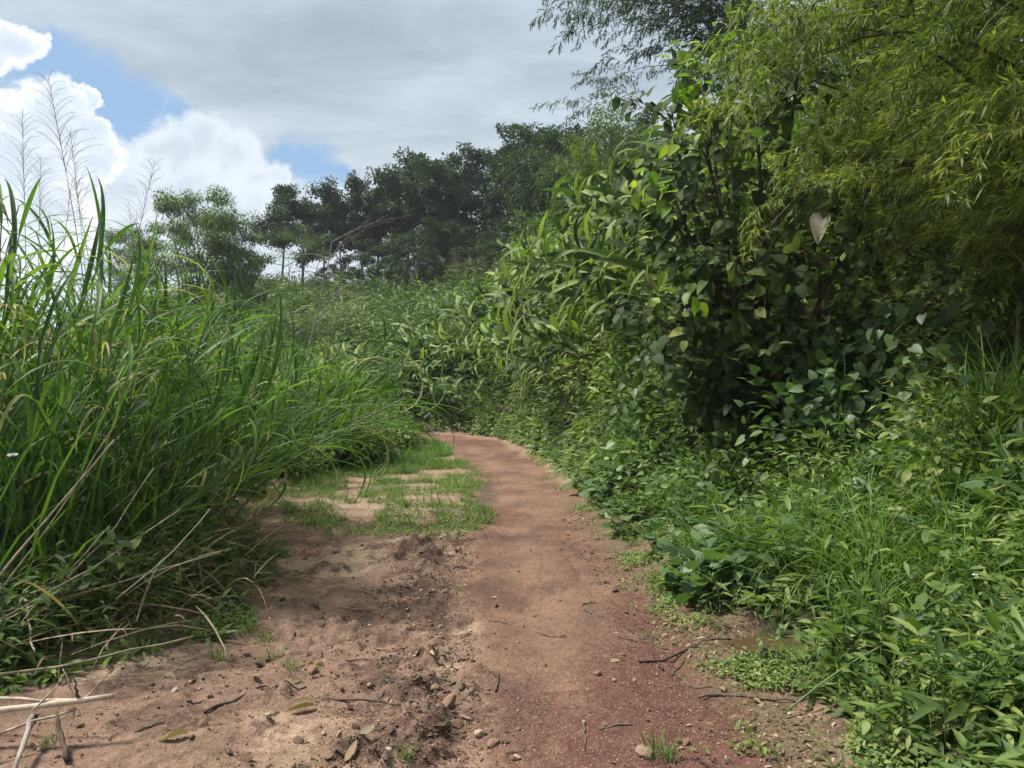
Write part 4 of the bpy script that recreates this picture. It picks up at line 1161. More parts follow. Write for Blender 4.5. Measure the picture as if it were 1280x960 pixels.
n = 9000
y = 2.2 * np.exp(rg.uniform(0, 2.42, n)); d = rg.uniform(.0, 1, n) ** .9 * 5.5
s_ = (XR(y + .05) - XR(y - .05)) / .1
x = XR(y) + d / np.sqrt(1 + s_ * s_); y2 = y - d * s_ / np.sqrt(1 + s_ * s_)
edge = .22 + .5 * fbm(x * 1.5, y2 * 1.5, 3)
k = (bank_d(x, y2) > edge) & (((x - 3.6) / .75) ** 2 + ((y2 - 5.5) / .7) ** 2 > 1) & (x < y2 * .85) & (y2 > 2.1) & ~((((x - 1.47) / .38) ** 2 + ((y2 - 4.12) / .19) ** 2) < 1)
x, y2 = x[k], y2[k]; dd = bank_d(x, y2)
kind = fbm(x * .9 + 20, y2 * .9, 3) + rg.normal(0, .07, len(x))
hgt = .07 + .32 * sst(.25, 1.3, dd)
far_k = sst(5, 14, y2)
parts = []
for lo, hi, tp, lf, nl, tn in [(-9, .40, 'ovate', .058, 10, (.25, .9)), (.40, .51, 'slim', .085, 12, (.3, 1)), (.51, .55, 'heart', .062, 10, (.2, .8)), (.55, 9, 'lance', .12, 10, (.25, .9))]:
    q = (kind >= lo) & (kind < hi)
    parts.append(sprigs(rg, x[q], y2[q], hgt[q], tp, lf, nl, tn))
n = 5200
y = rg.uniform(8.5, 23.5, n); d = .25 + 2.6 * rg.uniform(0, 1, n)
s_ = (XR(y + .05) - XR(y - .05)) / .1
x = XR(y) + d / np.sqrt(1 + s_ * s_); y2 = y - d * s_ / np.sqrt(1 + s_ * s_)
hv_ = .3 + 1.5 * sst(.35, .68, fbm(x * 1.1 + 90, y2 * .8, 3)); kk_ = rg.uniform(0, 1, n) < .6
parts.append(sprigs(rg, x[kk_], y2[kk_], (.12 + .35 * sst(.3, 1., d[kk_])) * hv_[kk_], 'ovate', .10, 9, (.0, .8)))
parts.append(sprigs(rg, x[~kk_], y2[~kk_], (.15 + .45 * sst(.3, 1., d[~kk_])) * hv_[~kk_], 'lance', .22, 9, (.1, .95)))
mobj('undergrowth', join(parts), 'weed_leaf', kind='stuff')
n = 14000
y = 2.3 * np.exp(rg.uniform(0, 2.3, n)); d = rg.uniform(.1, 2.8, n)
s_ = (XR(y + .05) - XR(y - .05)) / .1
x = XR(y) + d / np.sqrt(1 + s_ * s_); y2 = y - d * s_ / np.sqrt(1 + s_ * s_)
k = (fbm(x * .8 + 40, y2 * .8, 3) + rg.normal(0, .05, n) > .46) & (x < y2 * .85) & (y2 > 2.1) & (bank_d(x, y2) > .25 + .3 * fbm(x * 2, y2 * 2, 2)) & ~((((x - 1.47) / .38) ** 2 + ((y2 - 4.12) / .19) ** 2) < 1)
x, y2 = x[k], y2[k]; m_ = len(x)
mobj('bank_grass', blades(np.c_[x, y2, H(x, y2) - .02], rg.uniform(0, 6.28, m_), rg.uniform(R(50), R(88), m_), rg.uniform(.2, .6, m_) * np.clip(bank_d(x, y2), .45, 1.2), rg.uniform(.005, .011, m_), rg.uniform(R(20), R(120), m_), np.clip(rg.normal(.5, .2, m_), 0, 1), K=4), 'grass_leaf', kind='stuff')

# creeping low cover and fallen leaves along the lane edge
n = 5200
y = 2.2 * np.exp(rg.uniform(0, 2.0, n)); d = rg.normal(.22, .16, n); x = XR(y) + d
k = (fbm(x * 2.4 + 7, y * 2.4, 3) > .47) & ~((((x - 1.47) / .42) ** 2 + ((y - 4.15) / .2) ** 2) < 1); x, y = x[k], y[k]
mobj('creeping_ground_cover', sprigs(rg, x, y, np.full(len(x), .05), 'tiny', .03, 7, (.35, 1.0), .06), 'weed_leaf', kind='stuff')

# ------------------------------------------------------------------ hill cover
rg = np.random.default_rng(66)
n = 21000
y = 23.5 + 36 * rg.uniform(0, 1, n) ** 1.3; x = rg.uniform(-.60, .30, n) * y
k = (bank_d(x, y) > 1.0); x, y = x[k], y[k]; m_ = len(x)
clus = fbm(x * .35, y * .35, 3)
P = np.c_[x, y, H(x, y)]
a = rg.uniform(0, 6.28, m_)
hh = .5 + 1.1 * sst(.45, .65, clus)
g1 = sprigs(rg, x, y, hh * .8, 'slim', .42, 7, (.2, .95), .5)
mobj('hill_scrub', g1, 'hill_leaf', kind='stuff')
HB = [shrub_geo(np.random.default_rng(200 + i), 520, 1.0, 1.5, 'slim', .30) for i in range(3)]
hb = []
tries = 0
while len(hb) < 46 and tries < 3000:
    tries += 1
    y = rg.uniform(26, 52); x = rg.uniform(-.36, .12) * y
    if not free(x, y, 1.9): continue
    o = thing('hill_bush', '', 'bush', TRS((x, y, gz(x, y) - .1), rg.uniform(0, 6), rg.uniform(.7, 1.5)), 'bushes dotted over the hillside')
    mobj('stem', HB[len(hb) % 3][0], 'green_stem', None, o); mobj('foliage', HB[len(hb) % 3][1], 'hill_leaf', None, o); hb.append(o)
number(hb, near(-1, 24), "rounded green bush on the hillside, {} up from the bend in the track")


# ------------------------------------------------------------------ growth along the silt side, beyond and under the elephant grass
rg = np.random.default_rng(71)
placed = []
ls = []
for x, y, s, v in [(-3.9, 11.9, .8, 0), (-3.2, 12.6, .8, 0), (-2.9, 13.4, .8, 2), (-3.6, 13.0, 1.0, 1), (-2.75, 14.4, .8, 0), (-3.3, 14.6, 1.0, 4), (-2.75, 15.6, .8, 1), (-3.4, 16.0, 1.0, 0), (-2.7, 16.8, .75, 2), (-3.5, 17.4, 1.1, 1), (-3.0, 18.2, .8, 4), (-4.2, 13.8, 1.2, 2), (-4.4, 15.6, 1.3, 0), (-4.5, 17.6, 1.3, 1), (-3.9, 19.2, 1.0, 0), (-5.2, 19.6, 1.2, 4), (-3.35, 11.6, .6, 4), (-2.6, 17.8, .6, 4)]:
    o = thing('shrub', '', 'shrub', TRS((x, y, gz(x, y) - .03), rg.uniform(0, 6.28), s), 'leafy shrubs at the silt side of the track')
    mobj('stem', SH[v][0], 'green_stem', None, o); mobj('foliage', SH[v][1], 'weed_leaf', None, o); ls.append(o)
number(ls, lambda o: pos(o).y, "leafy dark green shrub beyond the elephant grass, {} along the track towards the bend")
g2 = []
for i in range(16):
    x, y = [(-4.6, 12.8), (-5.0, 14.2), (-4.0, 14.6), (-4.8, 16.4), (-5.8, 15.2), (-5.6, 17.6), (-6.6, 18.0), (-6.2, 20.0), (-4.9, 18.6), (-7.2, 16.0), (-6.4, 13.2), (-4.0, 16.9), (-7.6, 20.5), (-7.2, 13.8), (-8.2, 18.4), (-4.0, 13.2)][i]
    if i == 0: LFL = [flat(clump_recipe(np.random.default_rng(300 + q), 14, EL_CANE, .35, .45, (.8, 1.1), 'cane', (.25, 0))) for q in range(3)]
    g, mt = LFL[i % 3]
    g2.append(mobj('elephant_grass', g, mt, TRS((x, y, gz(x, y) - .05), rg.normal(0, .4), rg.uniform(.85, 1.15)), label='x', cat='grass', group='farther elephant grass clumps'))
number(g2, lambda o: pos(o).y, "paler farther clump of elephant grass past the leaning canes, {} towards the bend")

n = 3600
y = rg.uniform(9.5, 21, n); gl = rg.uniform(-.05, 2.2, n); x = XS(y) - gl
sp_ = sprigs(rg, x, y, .15 + .45 * sst(0, .8, gl), 'ovate', .10, 9, (.15, .8))
n2 = 1500
y = 3.3 * np.exp(rg.uniform(0, .75, n2)); gl = rg.uniform(-.12, 1.5, n2); x = XS(y) - gl
k = fbm(x * 1.8, y * 1.8, 3) + .15 * sst(.1, .6, gl) > .56
sp2 = sprigs(rg, x[k], y[k], .05 + .22 * sst(0, .7, gl[k]), 'lance', .10, 8, (.35, 1.0))
mobj('verge_undergrowth', join([sp_, sp2]), 'weed_leaf', kind='stuff')
n = 4200
y = 3.4 * np.exp(rg.uniform(0, .7, n)); gl = rg.uniform(-.1, 1.4, n); x = XS(y) - gl
k = fbm(x * 1.6 + 9, y * 1.6, 3) > .46; x, y, gl = x[k], y[k], gl[k]; m_ = len(x)
mobj('verge_grass', blades(np.c_[x, y, H(x, y) - .01], rg.uniform(0, 6.28, m_), rg.uniform(R(40), R(88), m_), rg.uniform(.08, .4, m_) * (.4 + .6 * sst(0, .5, gl)), rg.uniform(.005, .012, m_), rg.uniform(R(20), R(120), m_), np.clip(rg.normal(.5, .25, m_), 0, 1), K=4), 'grass_leaf', kind='stuff')

# weeds in front of the tall grass
rg = np.random.default_rng(72)
fw = {k[0]: [] for k in KINDS}
tries = cnt = 0
while cnt < 62 and tries < 4000:
    tries += 1
    y = rg.uniform(3.5, 6.4); gl = rg.uniform(-.05, 1.6); x = float(XS(y) - gl)
    if x < -y * .74 or not free(x, y, .17): continue
    q = rg.choice(4, p=[.25, .05, .4, .3]); nm, rs, fl, ct = KINDS[q]
    fw[nm].append(weed(nm, rs[rg.integers(4)], x, y, (rg.uniform(.35, .6) if gl < .25 else rg.uniform(.7, 1.25)), '', ct, nm.replace('_', ' ') + ' plants below the elephant grass')); cnt += 1
FLAB = {'broadleaf_weed': "oval-leaved green weed below the elephant grass, {} from the thorny branch", 'heart_leaf_vine': "heart-leaved vine below the elephant grass, {} from the thorny branch",
        'lance_leaf_weed': "narrow lance-leaved weed below the elephant grass, {} from the thorny branch", 'fine_weed': "small fine-leaved weed below the elephant grass, {} from the thorny branch"}
for k, L in fw.items():
    if L: number(L, near(-2, 3.2), FLAB[k])

# short grass on the strip between silt and lane
rg = np.random.default_rng(73)
SHORT = []
for i in range(5):
    n = 46
    SHORT.append(blades(np.c_[rg.normal(0, .035, (n, 2)), np.zeros(n)], rg.uniform(0, 6.28, n), rg.uniform(R(35), R(85), n), rg.uniform(.06, .19, n), rg.uniform(.004, .008, n), rg.uniform(R(20), R(100), n), np.clip(rg.normal(.5, .22, n), 0, 1), K=4))
st_ = []
spots = [(.60, 2.97, .8), (-1.62, 4.45, 1.1), (-1.45, 4.3, .7), (-1.30, 4.05, .75), (-1.15, 3.85, .6), (-.42, 2.95, .5), (-1.9, 3.0, .5), (-1.78, 4.5, 1.0), (-1.6, 4.0, .6), (-.33, 8.6, 1.2), (-.5, 8.2, .9), (-.38, 7.6, .8)]
while len(st_) + len(spots) < 70:
    y = rg.uniform(7.6, 18); f = rg.uniform(.1, 1.05); x = float(XS(y) + f * (XL(y) - XS(y)))
    if fbm(np.array([x * 2.2]), np.array([y * 1.6]), 3)[0] < .42 or not free(x, y, .2): continue
    spots.append((x, y, rg.uniform(.7, 1.4) * (.8 + .04 * y)))
for x, y, s in spots:
    st_.append(mobj('grass_tuft', SHORT[rg.integers(5)], 'grass_leaf', TRS((x, y, gz(x, y) - .01), rg.uniform(0, 6), s), label='x', cat='grass tuft', group='short grass tufts on the silt'))
number(st_, near(.6, 2.9), lambda o, n_: "short green grass tuft on the bare lane beside a pale stone" if abs(pos(o).x - .6) < .01 else f"short green grass tuft on the silt, {n_} from the lane's tufted stone")
n = 22000
y = 7.0 + 13 * rg.uniform(0, 1, n) ** .85; f = rg.uniform(-.05, 1.12, n); f = np.where(f > .7, f + .28 * (fbm(y * 1.7, y * .6, 3) - .62), f); x = XS(y) + f * (XL(y) - XS(y))
k = (fbm(x * 2.2, y * 1.6, 3) - .12 * sst(.75, 1.1, f) + .10 * sst(8, 12, y) + .06 * sst(.6, 0, np.abs(f - .75)) > rg.uniform(.51, .58, n)); x, y = x[k], y[k]; m_ = len(x)
mobj('short_grass', blades(np.c_[x, y, H(x, y) - .005], rg.uniform(0, 6.28, m_), rg.uniform(R(35), R(88), m_), rg.uniform(.05, .18, m_) * (.6 + .05 * y), rg.uniform(.005, .010, m_), rg.uniform(R(20), R(100), m_), np.clip(rg.normal(.5, .22, m_), 0, 1), K=3), 'grass_leaf', kind='stuff')


# ------------------------------------------------------------------ sticks
def stick(pts, r0, r1, sides=6, seed=0, wob=.004):
    r_ = np.random.default_rng(seed)
    pts = np.array(pts, float); n = max(8, 2 * len(pts))
    u = np.linspace(0, len(pts) - 1, n); i = np.minimum(u.astype(int), len(pts) - 2)
    p = pts[i] + (pts[i + 1] - pts[i]) * (u - i)[:, None] + r_.normal(0, wob, (n, 3))
    return tube(p, np.linspace(r0, r1, n) * r_.uniform(.85, 1.15, n), sides, .5)


zb = gz(-1.93, 2.98)
tb = thing('thorny_branch', 'dry thorny branch with pale peeled side stick lying on the silt', 'branch', TRS((-1.93, 2.98, zb)))
mobj('stem', stick([(-.55, -.06, .13), (-.15, 0, .145), (.02, .02, .165), (.27, .06, .175)], .016, .012, 8, 1), 'dry_wood', None, tb)
mobj('side_stick', stick([(-.02, 0, .13), (.02, -.10, .10), (.10, -.30, .04), (.16, -.5, .0)], .0105, .0095, 8, 2), 'pale_bark', None, tb)
mobj('side_stick', stick([(-.45, .10, .17), (-.1, .10, .15), (.15, .10, .145)], .008, .006, 6, 3), 'dry_wood', None, tb)
mobj('side_stick', stick([(.07, .01, .13), (.13, -.06, .06), (.20, -.13, .01)], .007, .012, 6, 4), 'dark_wood', None, tb)
mobj('side_stick', stick([(-.45, -.30, .03), (-.1, -.10, .10), (.14, .03, .14)], .005, .006, 6, 6), 'dry_wood', None, tb)
for i, (a, b, r_) in enumerate([((-.02, 0, .15), (.05, .05, .235), .007), ((.13, .04, .16), (.04, .10, .28), .005), ((.14, .04, .17), (.12, .04, .265), .008), ((.15, .04, .165), (.24, .10, .27), .005), ((.13, .03, .15), (.135, .0, .08), .006), ((.0, 0, .13), (-.03, -.02, .06), .006)]):
    mobj('thorn', stick([a, b], r_, .002, 5, 10 + i, .002), ['dry_wood', 'pale_bark', 'dark_wood'][i % 3], None, tb)

rg = np.random.default_rng(81)
ds = []
def P3(px, py, y): return (atx(px, y), y, 1.5 + (480 - py) / 914 * y)
for i, (a, b, r_) in enumerate([(P3(-30, 800, 3.9), P3(180, 560, 4.6), .006), (P3(35, 745, 4.3), P3(175, 550, 4.8), .004), (P3(75, 740, 4.4), P3(175, 660, 4.6), .005), (P3(-30, 775, 4.0), P3(300, 690, 5.1), .007), (P3(-20, 800, 3.8), P3(255, 640, 5.0), .005),
                                (P3(75, 740, 4.3), P3(96, 802, 3.95), .006), (P3(-20, 838, 3.65), P3(275, 787, 4.25), .006), (P3(-20, 790, 3.8), P3(125, 730, 4.3), .004), (P3(110, 730, 4.4), P3(225, 592, 4.9), .004), (P3(-30, 760, 4.2), P3(120, 690, 4.7), .004), (P3(180, 740, 4.4), P3(290, 640, 5.0), .004)]):
    a = np.array(a) - [0, .3, -.05]; b = np.array(b) - [0, .35, -.08]; mid = (a + b) / 2 + [0, 0, -.02 - .02 * (i % 3)]
    a[2] = max(a[2], gz(a[0], a[1]) + .012); b[2] = max(b[2], gz(b[0], b[1]) + .012); mid[2] = max(mid[2], gz(mid[0], mid[1]) + .012)
    o = mobj('dry_stalk', stick(np.array([a, mid, b]) - a, r_ * 1.25, r_ * .8, 5, i, .004), 'dry_stalk', TRS(a), label='x', cat='stalk', group='dry stalks in front of the tall grass')
    ds.append(o)
number(ds, lambda o: (pos(o).x + 2) ** 2 + (pos(o).y - 3.2) ** 2, "thin dry straw-coloured stalk leaning in front of the tall grass, {} from the thorny branch")

def on_ground(x, y, up=0.): return np.array([x, y, gz(x, y) + up])
tw = []
for i in range(70):
    q = rg.uniform()
    if q < .45: y = rg.uniform(2.6, 6.5); x = float(XL(y)) - abs(rg.normal(.38, .30))
    elif q < .75: y = rg.uniform(2.6, 6); x = float(XR(y)) + rg.normal(-.05, .3)
    else: y = rg.uniform(2.8, 5); x = rg.uniform(-1.9, .9)
    if i < 4: x, y = [(.98, 4.1), (-.72, 3.45), (1.12, 3.5), (-1.3, 3.45)][i]
    L = [.62, .42, .45, .3][i] if i < 4 else rg.uniform(.06, .26); a = [.35, -.25, -.3, .6][i] if i < 4 else rg.uniform(0, 6.28)
    p = on_ground(x, y); pp = [on_ground(x + math.cos(a) * L * f, y + math.sin(a) * L * f + .05 * L * math.sin(5 * f + i), .006) - p for f in (-.5, -.25, 0, .25, .5)]
    r_ = rg.uniform(.003, .0065) if i > 3 else .008
    tw.append(mobj('twig', stick(pp, r_, r_ * .5, 5, i, .003), ['dark_wood', 'dark_wood', 'bark', 'bark'][i % 4], TRS(p), label='x', cat='twig', group='twigs lying on the track'))
number(tw, near(.6, 2.9), "thin broken twig on the bare earth, {} from the lane's tufted stone")

# ------------------------------------------------------------------ clods, stones, fallen leaves
def rock(seed, sub=2, amp=.35, flatz=.65):
    import bmesh
    bm = bmesh.new(); bmesh.ops.create_icosphere(bm, subdivisions=sub, radius=1)
    v = np.array([q.co for q in bm.verts]); t_ = np.array([[q.index for q in f.verts] for f in bm.faces]); bm.free()
    r_ = np.random.default_rng(seed); o_ = r_.uniform(0, 50, 3)
    d = 1 + amp * 2 * (fbm(v[:, 0] * 1.3 + o_[0] + v[:, 2], v[:, 1] * 1.3 + o_[1] - v[:, 2] * .7, 3) - .5)
    v = v * d[:, None] * [1, r_.uniform(.65, 1), flatz]
    for _ in range(9):                                   # chipped flat faces
        nrm = unit(r_.normal(0, 1, 3)); h = v @ nrm; c_ = r_.uniform(.35, .75)
        v = v - np.maximum(h - c_, 0)[:, None] * nrm * .85
    return G(v, t_, .5)


ROCK = [rock(i, 2, .5, .5) for i in range(8)]
rg = np.random.default_rng(82)
cl = []
fx = [(-1.53, 6.38, .05, 0), (-1.06, 2.9, .045, 0), (.44, 3.8, .032, 0), (.55, 2.98, .05, 1), (-.14, 3.18, .035, 1), (.02, 2.95, .022, 1), (-.30, 3.45, .05, 0), (-.24, 3.3, .045, 0), (-.38, 3.6, .04, 0), (-1.25, 4.75, .04, 0), (-1.33, 4.9, .05, 0), (-1.2, 4.6, .035, 0), (.52, 3.72, .018, 1), (.62, 3.72, .014, 1), (-1.35, 3.2, .035, 0), (-.12, 5.2, .025, 1), (-.45, 4.6, .03, 1), (.33, 5.1, .016, 0), (.68, 5.8, .016, 0), (-.9, 3.1, .03, 0)]
for x, y, r_, k in fx: cl.append((x, y, r_, k))
while len(cl) < 235:
    q = rg.uniform()
    if q < .5: y = 2.6 * math.exp(rg.uniform(0, 1.0)); x = float(XL(y)) + rg.normal(-.36, .24)
    elif q < .7: y = rg.uniform(2.6, 5.4); x = rg.uniform(-2.0, -.5)
    elif q < .85: y = rg.uniform(2.6, 8); x = float(XR(y)) + rg.normal(-.1, .22)
    else: y = 2.6 * math.exp(rg.uniform(0, 1.2)); x = rg.uniform(-.4, 1.0)
    r_ = min(.045, .010 * math.exp(abs(rg.normal(0, .6)))) * (.8 + .03 * y)
    if x > XL(y) + .1: r_ *= .7
    cl.append((x, y, r_, int(rg.uniform() < .25)))
cs, ss = [], []
for i, (x, y, r_, k) in enumerate(cl):
    o = mobj('stone' if k else 'clod', ROCK[i % 8], 'stone' if k else 'clod_earth', TRS((x, y, gz(x, y) + r_ * .15), rg.uniform(0, 6.28), r_, rg.normal(0, .3), rg.normal(0, .3)), smooth=False, label='x', cat='stone' if k else 'clod', group='pale stones on the track' if k else 'clods of earth on the track')
    (ss if k else cs).append(o)
number(ss, near(.55, 2.98), lambda o, n_: "pale stone on the lane with a grass tuft beside it" if n_ == 'first' else f"small pale stone on bare earth, {n_} outward from the tufted stone")
number(cs, near(-.3, 3.4), "brown clod of earth on the track, {} outward from the broken middle strip")

n = 17000
y = 2.4 * np.exp(rg.uniform(0, 1.5, n)); q = rg.uniform(0, 1, n)
x = np.where(q < .45, XL(y) - np.abs(rg.normal(.3, .32, n)), np.where(q < .7, XR(y) + rg.normal(-.05, .3, n), rg.uniform(-2.2, 1.1, n)))
k = (x > XS(y) - .1) & (bank_d(x, y) < .5) & (fbm(x * 3, y * 3, 3) > rg.uniform(.36, .56, n)); x, y = x[k], y[k]; m_ = len(x)
ov = np.array([(1, 0, 0), (-.8, .1, 0), (.1, .9, .1), (0, -1, -.1), (0, .1, .8), (0, 0, -.7)], float); ot = np.array([(0, 2, 4), (2, 1, 4), (1, 3, 4), (3, 0, 4), (2, 0, 5), (1, 2, 5), (3, 1, 5), (0, 3, 5)])
rz_ = rg.uniform(0, 6.28, m_); sc = .0035 * np.exp(np.abs(rg.normal(0, .45, m_)))
D = np.stack([np.cos(rz_), np.sin(rz_), rg.normal(0, .2, m_)], -1)
gv = scatter((ov, ot), np.c_[x, y, H(x, y) + sc * .2], D, rg.normal(0, .3, (m_, 3)) + [0, 0, 1], sc, 0.)
mobj('gravel', gv, 'clod_earth', kind='stuff', smooth=False)

CURL = [leaf_tpl([0, .12, .35, .65, .88, 1], [0, .12, .2, .18, .08, 0], fold=f, droop=d) for f, d in [(.9, .3), (.5, .7), (1.3, .15), (.3, -.3)]]
CURLG = [G(v, t_, .6) for v, t_ in CURL]
dlv = []
for i in range(62):
    q = rg.uniform()
    if q < .5: y = rg.uniform(2.6, 5.5); x = float(XR(y)) + rg.normal(.1, .22)
    else: y = rg.uniform(2.7, 6); x = float(XL(y)) - abs(rg.normal(.5, .5))
    if i < 5: x, y = [(-1.78, 3.75), (-1.62, 3.68), (-.9, 3.35), (-.66, 2.9), (-1.35, 3.05)][i]
    s = [.11, .10, .14, .1, .12][i] if i < 5 else rg.uniform(.035, .085); a = rg.uniform(0, 6.28)
    dlv.append(mobj('fallen_leaf', CURLG[i % 4], 'dry_leaf', frame(on_ground(x, y, s * .10), (math.cos(a), math.sin(a), rg.normal(0, .15)), (rg.normal(0, .4), rg.normal(0, .4), 1), s), label='x', cat='leaf', group='curled dry leaves on the ground'))
number(dlv, near(-2, 3.2), "curled dry brown leaf lying on the bare earth, {} from the thorny branch")
n = 6500
y = 2.4 * np.exp(rg.uniform(0, 1.35, n)); q = rg.uniform(0, 1, n)
x = np.where(q < .55, XR(y) + rg.normal(.12, .2, n), np.where(q < .8, XL(y) - np.abs(rg.normal(.35, .3, n)), XS(y) + rg.normal(-.1, .3, n)))
k = fbm(x * 2.5 + 50, y * 2.5, 3) > rg.uniform(.34, .6, n); x, y = x[k], y[k]; m_ = len(x); a = rg.uniform(0, 6.28, m_)
sc = rg.uniform(.012, .042, m_)
mobj('leaf_litter', scatter(CURL[1], np.c_[x, y, H(x, y) + sc * .12], np.c_[np.cos(a), np.sin(a), rg.normal(0, .2, m_)], rg.normal(0, .5, (m_, 3)) + [0, 0, 1], sc, rg.uniform(0, 1, m_) ** 1.5), 'dry_leaf', kind='stuff')

# two small white flowers
for (x, y, z), lb in [((-2.93, 4.3, 1.08), 'single small white flower at the edge of the elephant grass'), ((2.30, 3.62, .44), 'tiny white flower head above the weeds at the bank')]:
    zg = gz(x, y); h = max(z - zg, .25)
    o = thing('white_flower', lb, 'flower', TRS((x, y, zg)))
    mobj('stem', tube([(0, 0, 0), (.02, 0, h * .5), (0, -.01, h)], .0025, 5, .5), 'green_stem', None, o)
    for i in range(6):
        a = i * PI / 3; mobj('petal', G(*TP['round'], .5), 'petal', frame((0, -.01, h), (math.cos(a), math.sin(a) - .3, .35), (0, -1, 1), .03), o)

# dark broken bark and crumbs in the churned strip
rg = np.random.default_rng(83)
n = 7000
y = 2.5 * np.exp(rg.uniform(0, 1.2, n)); q = rg.uniform(0, 1, n)
x = np.where(q < .6, XL(y) + rg.normal(-.38, .26, n), np.where(q < .8, rg.uniform(-2.1, -.4, n), XR(y) + rg.normal(-.02, .25, n)))
k = (x > XS(y) + .05) & (fbm(x * 3.2 + 13, y * 3.2, 3) > rg.uniform(.46, .60, n)); x, y = x[k], y[k]; m_ = len(x); a = rg.uniform(0, 6.28, m_)
sc = .008 * np.exp(np.abs(rg.normal(0, .6, m_)))
shard = (np.array([(-.35, -.5, 0), (.3, -.6, .05), (.45, .5, 0), (-.2, .7, .1), (0, 0, .4), (.1, .1, -.3)], float), np.array([(0, 1, 4), (1, 2, 4), (2, 3, 4), (3, 0, 4), (1, 0, 5), (2, 1, 5), (3, 2, 5), (0, 3, 5)]))
mobj('earth_crumbs', scatter(shard, np.c_[x, y, H(x, y) + sc * .15], np.c_[np.cos(a), np.sin(a), rg.normal(0, .25, m_)], rg.normal(0, .4, (m_, 3)) + [0, 0, 1], sc, 0.), 'dark_wood', kind='stuff', smooth=False)

rg = np.random.default_rng(84)
n = 900
y = rg.uniform(3.6, 8.5, n); gl = np.abs(rg.normal(.45, .5, n)); x = XS(y) - gl; k = x > -y * .8 - 2; x, y = x[k], y[k]; m_ = len(x)
mobj('dead_thatch', blades(np.c_[x, y, H(x, y) + rg.uniform(.01, .18, m_)], rg.uniform(0, 6.28, m_), rg.uniform(R(-10), R(45), m_), rg.uniform(.25, .8, m_), rg.uniform(.006, .018, m_), rg.uniform(R(10), R(70), m_), rg.uniform(0, 1, m_), K=4, twist=rg.normal(0, 1, m_)), 'dry_leaf', kind='stuff')

# climbing vines draped over the bank growth
def vine_geo(rg, L, leaf):
    pts = np.zeros((14, 3)); pts[:, 2] = -np.linspace(0, L, 14); pts[:, :2] = np.cumsum(rg.normal(0, .05, (14, 2)), 0)
    out = [tube(pts, .004, 4, .5)]; out[0].m[:] = 1
    n = int(L * 34); f = rg.uniform(0, 13, n); k = np.minimum(f.astype(int), 12); b = pts[k] + (pts[k + 1] - pts[k]) * (f - k)[:, None]
    o_ = rg.normal(0, .11, (n, 3))
    out.append(scatter('heart', b + o_, o_ * 3 + rg.normal(0, .25, (n, 3)) + [0, -.1, -.55], rg.normal(0, .35, (n, 3)) + [-.3, -.9, .55], leaf * rg.uniform(.6, 1.2, n), np.clip(rg.normal(.5, .22, n), 0, 1)))
    return join(out)


VINE = [vine_geo(rg, rg.uniform(.8, 1.5), .11) for _ in range(5)]
vn = []
for x, y, z in [(2.9, 7.0, 2.1), (3.2, 6.6, 2.2), (3.45, 6.3, 2.5), (2.6, 7.2, 2.0), (3.0, 6.2, 1.9), (3.3, 5.9, 2.0), (3.1, 5.6, 1.75), (3.4, 6.9, 3.0), (3.6, 6.5, 3.1), (2.3, 7.4, 2.0), (1.95, 8.3, 2.3), (2.1, 8.0, 2.8), (1.8, 9.2, 2.2), (2.75, 6.7, 1.7), (3.9, 6.0, 2.6), (2.2, 9.0, 3.2), (2.6, 7.0, 2.9), (3.05, 7.2, 3.4), (1.9, 10.2, 2.2), (2.0, 11.0, 2.6)]:
    vn.append(mobj('climbing_vine', VINE[len(vn) % 5], ('vine_leaf', 'green_stem'), TRS((x, y, max(z, gz(x, y) + .9)), rg.normal(0, .4), rg.uniform(.85, 1.2)), label='x', cat='vine', group='climbing vines over the bank growth'))
number(vn, near(1.47, 4.15), "heart-leaved climbing vine hanging over the bank growth, {} from the puddle")

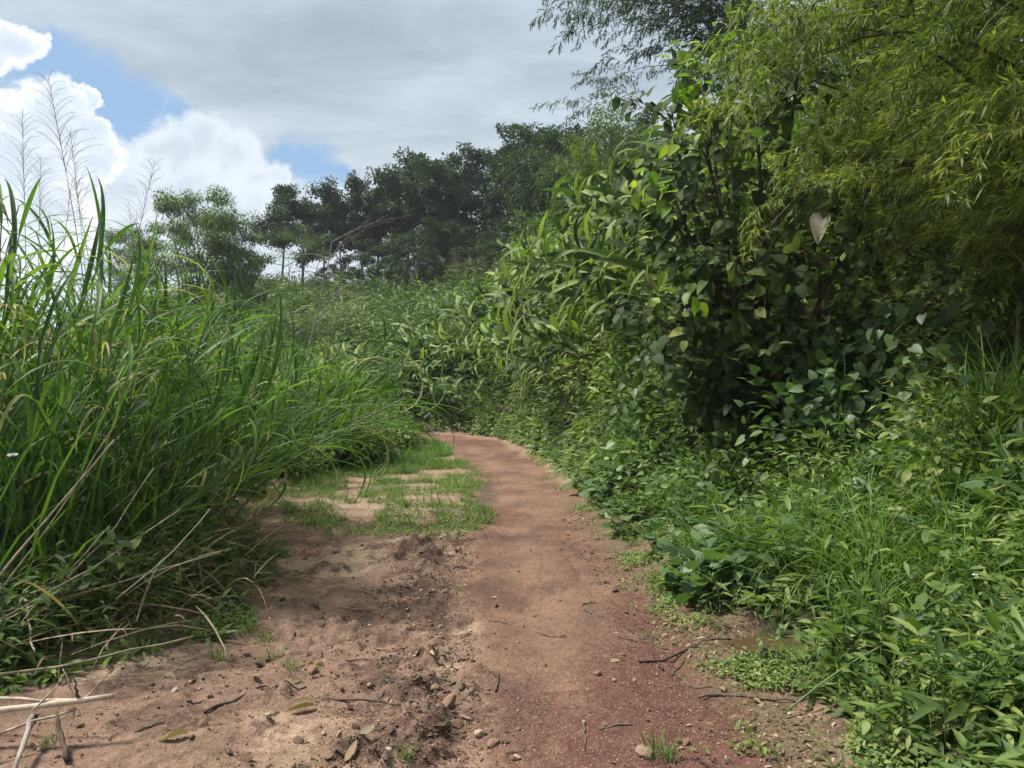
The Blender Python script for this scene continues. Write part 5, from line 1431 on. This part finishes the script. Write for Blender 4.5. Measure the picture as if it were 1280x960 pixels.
# pale grit bedded in the lane, and a low creeping mat on the grassy strip
rg = np.random.default_rng(85)
n = 16000
y = 2.4 * np.exp(rg.uniform(0, 1.25, n)); x = rg.uniform(-2.2, 1.15, n)
k = (x > XS(y) + .1) & (bank_d(x, y) < .3) & (fbm(x * 1.7 + 5, y * 1.2, 3) + .06 * (x > XL(y)) > rg.uniform(.36, .62, n)); x, y = x[k], y[k]; m_ = len(x)
rz_ = rg.uniform(0, 6.28, m_); sc = .0026 * np.exp(np.abs(rg.normal(0, .4, m_)))
mobj('grit', scatter((ov, ot), np.c_[x, y, H(x, y) + sc * .1], np.stack([np.cos(rz_), np.sin(rz_), rg.normal(0, .2, m_)], -1), rg.normal(0, .3, (m_, 3)) + [0, 0, 1], sc, 0.), 'grit_earth', kind='stuff', smooth=False)
n = 3600
y = 7.4 + 12 * rg.uniform(0, 1, n); f = rg.uniform(.0, 1.05, n); x = XS(y) + f * (XL(y) - XS(y)) + rg.normal(0, .08, n)
k = fbm(x * 2.2, y * 1.6, 3) + .08 * sst(8, 13, y) - .10 * sst(.8, 1.1, f) > rg.uniform(.46, .56, n); x, y = x[k], y[k]
mobj('creeping_mat', sprigs(rg, x, y, np.full(len(x), .05), 'slim', .055, 7, (.25, 1.0), .10), 'grass_leaf', kind='stuff')

# thin air between here and the hill
m, t = new_mat('haze_air')
v = t.node('ShaderNodeVolumePrincipled'); v.inputs['Color'].default_value = (.86, .92, 1, 1); v.inputs['Density'].default_value = .0006; v.inputs['Anisotropy'].default_value = .2
o = t.node('ShaderNodeOutputMaterial'); t.l.new(v.outputs[0], o.inputs['Volume'])
hv = np.array([(a, b, c_) for a in (-420, 420) for b in (-320, 640) for c_ in (-12.5, 34)], float)
mobj('haze', G(hv, [(0, 1, 3), (0, 3, 2), (4, 7, 5), (4, 6, 7), (0, 5, 1), (0, 4, 5), (2, 3, 7), (2, 7, 6), (0, 2, 6), (0, 6, 4), (1, 5, 7), (1, 7, 3)]), 'haze_air', kind='stuff', smooth=False)
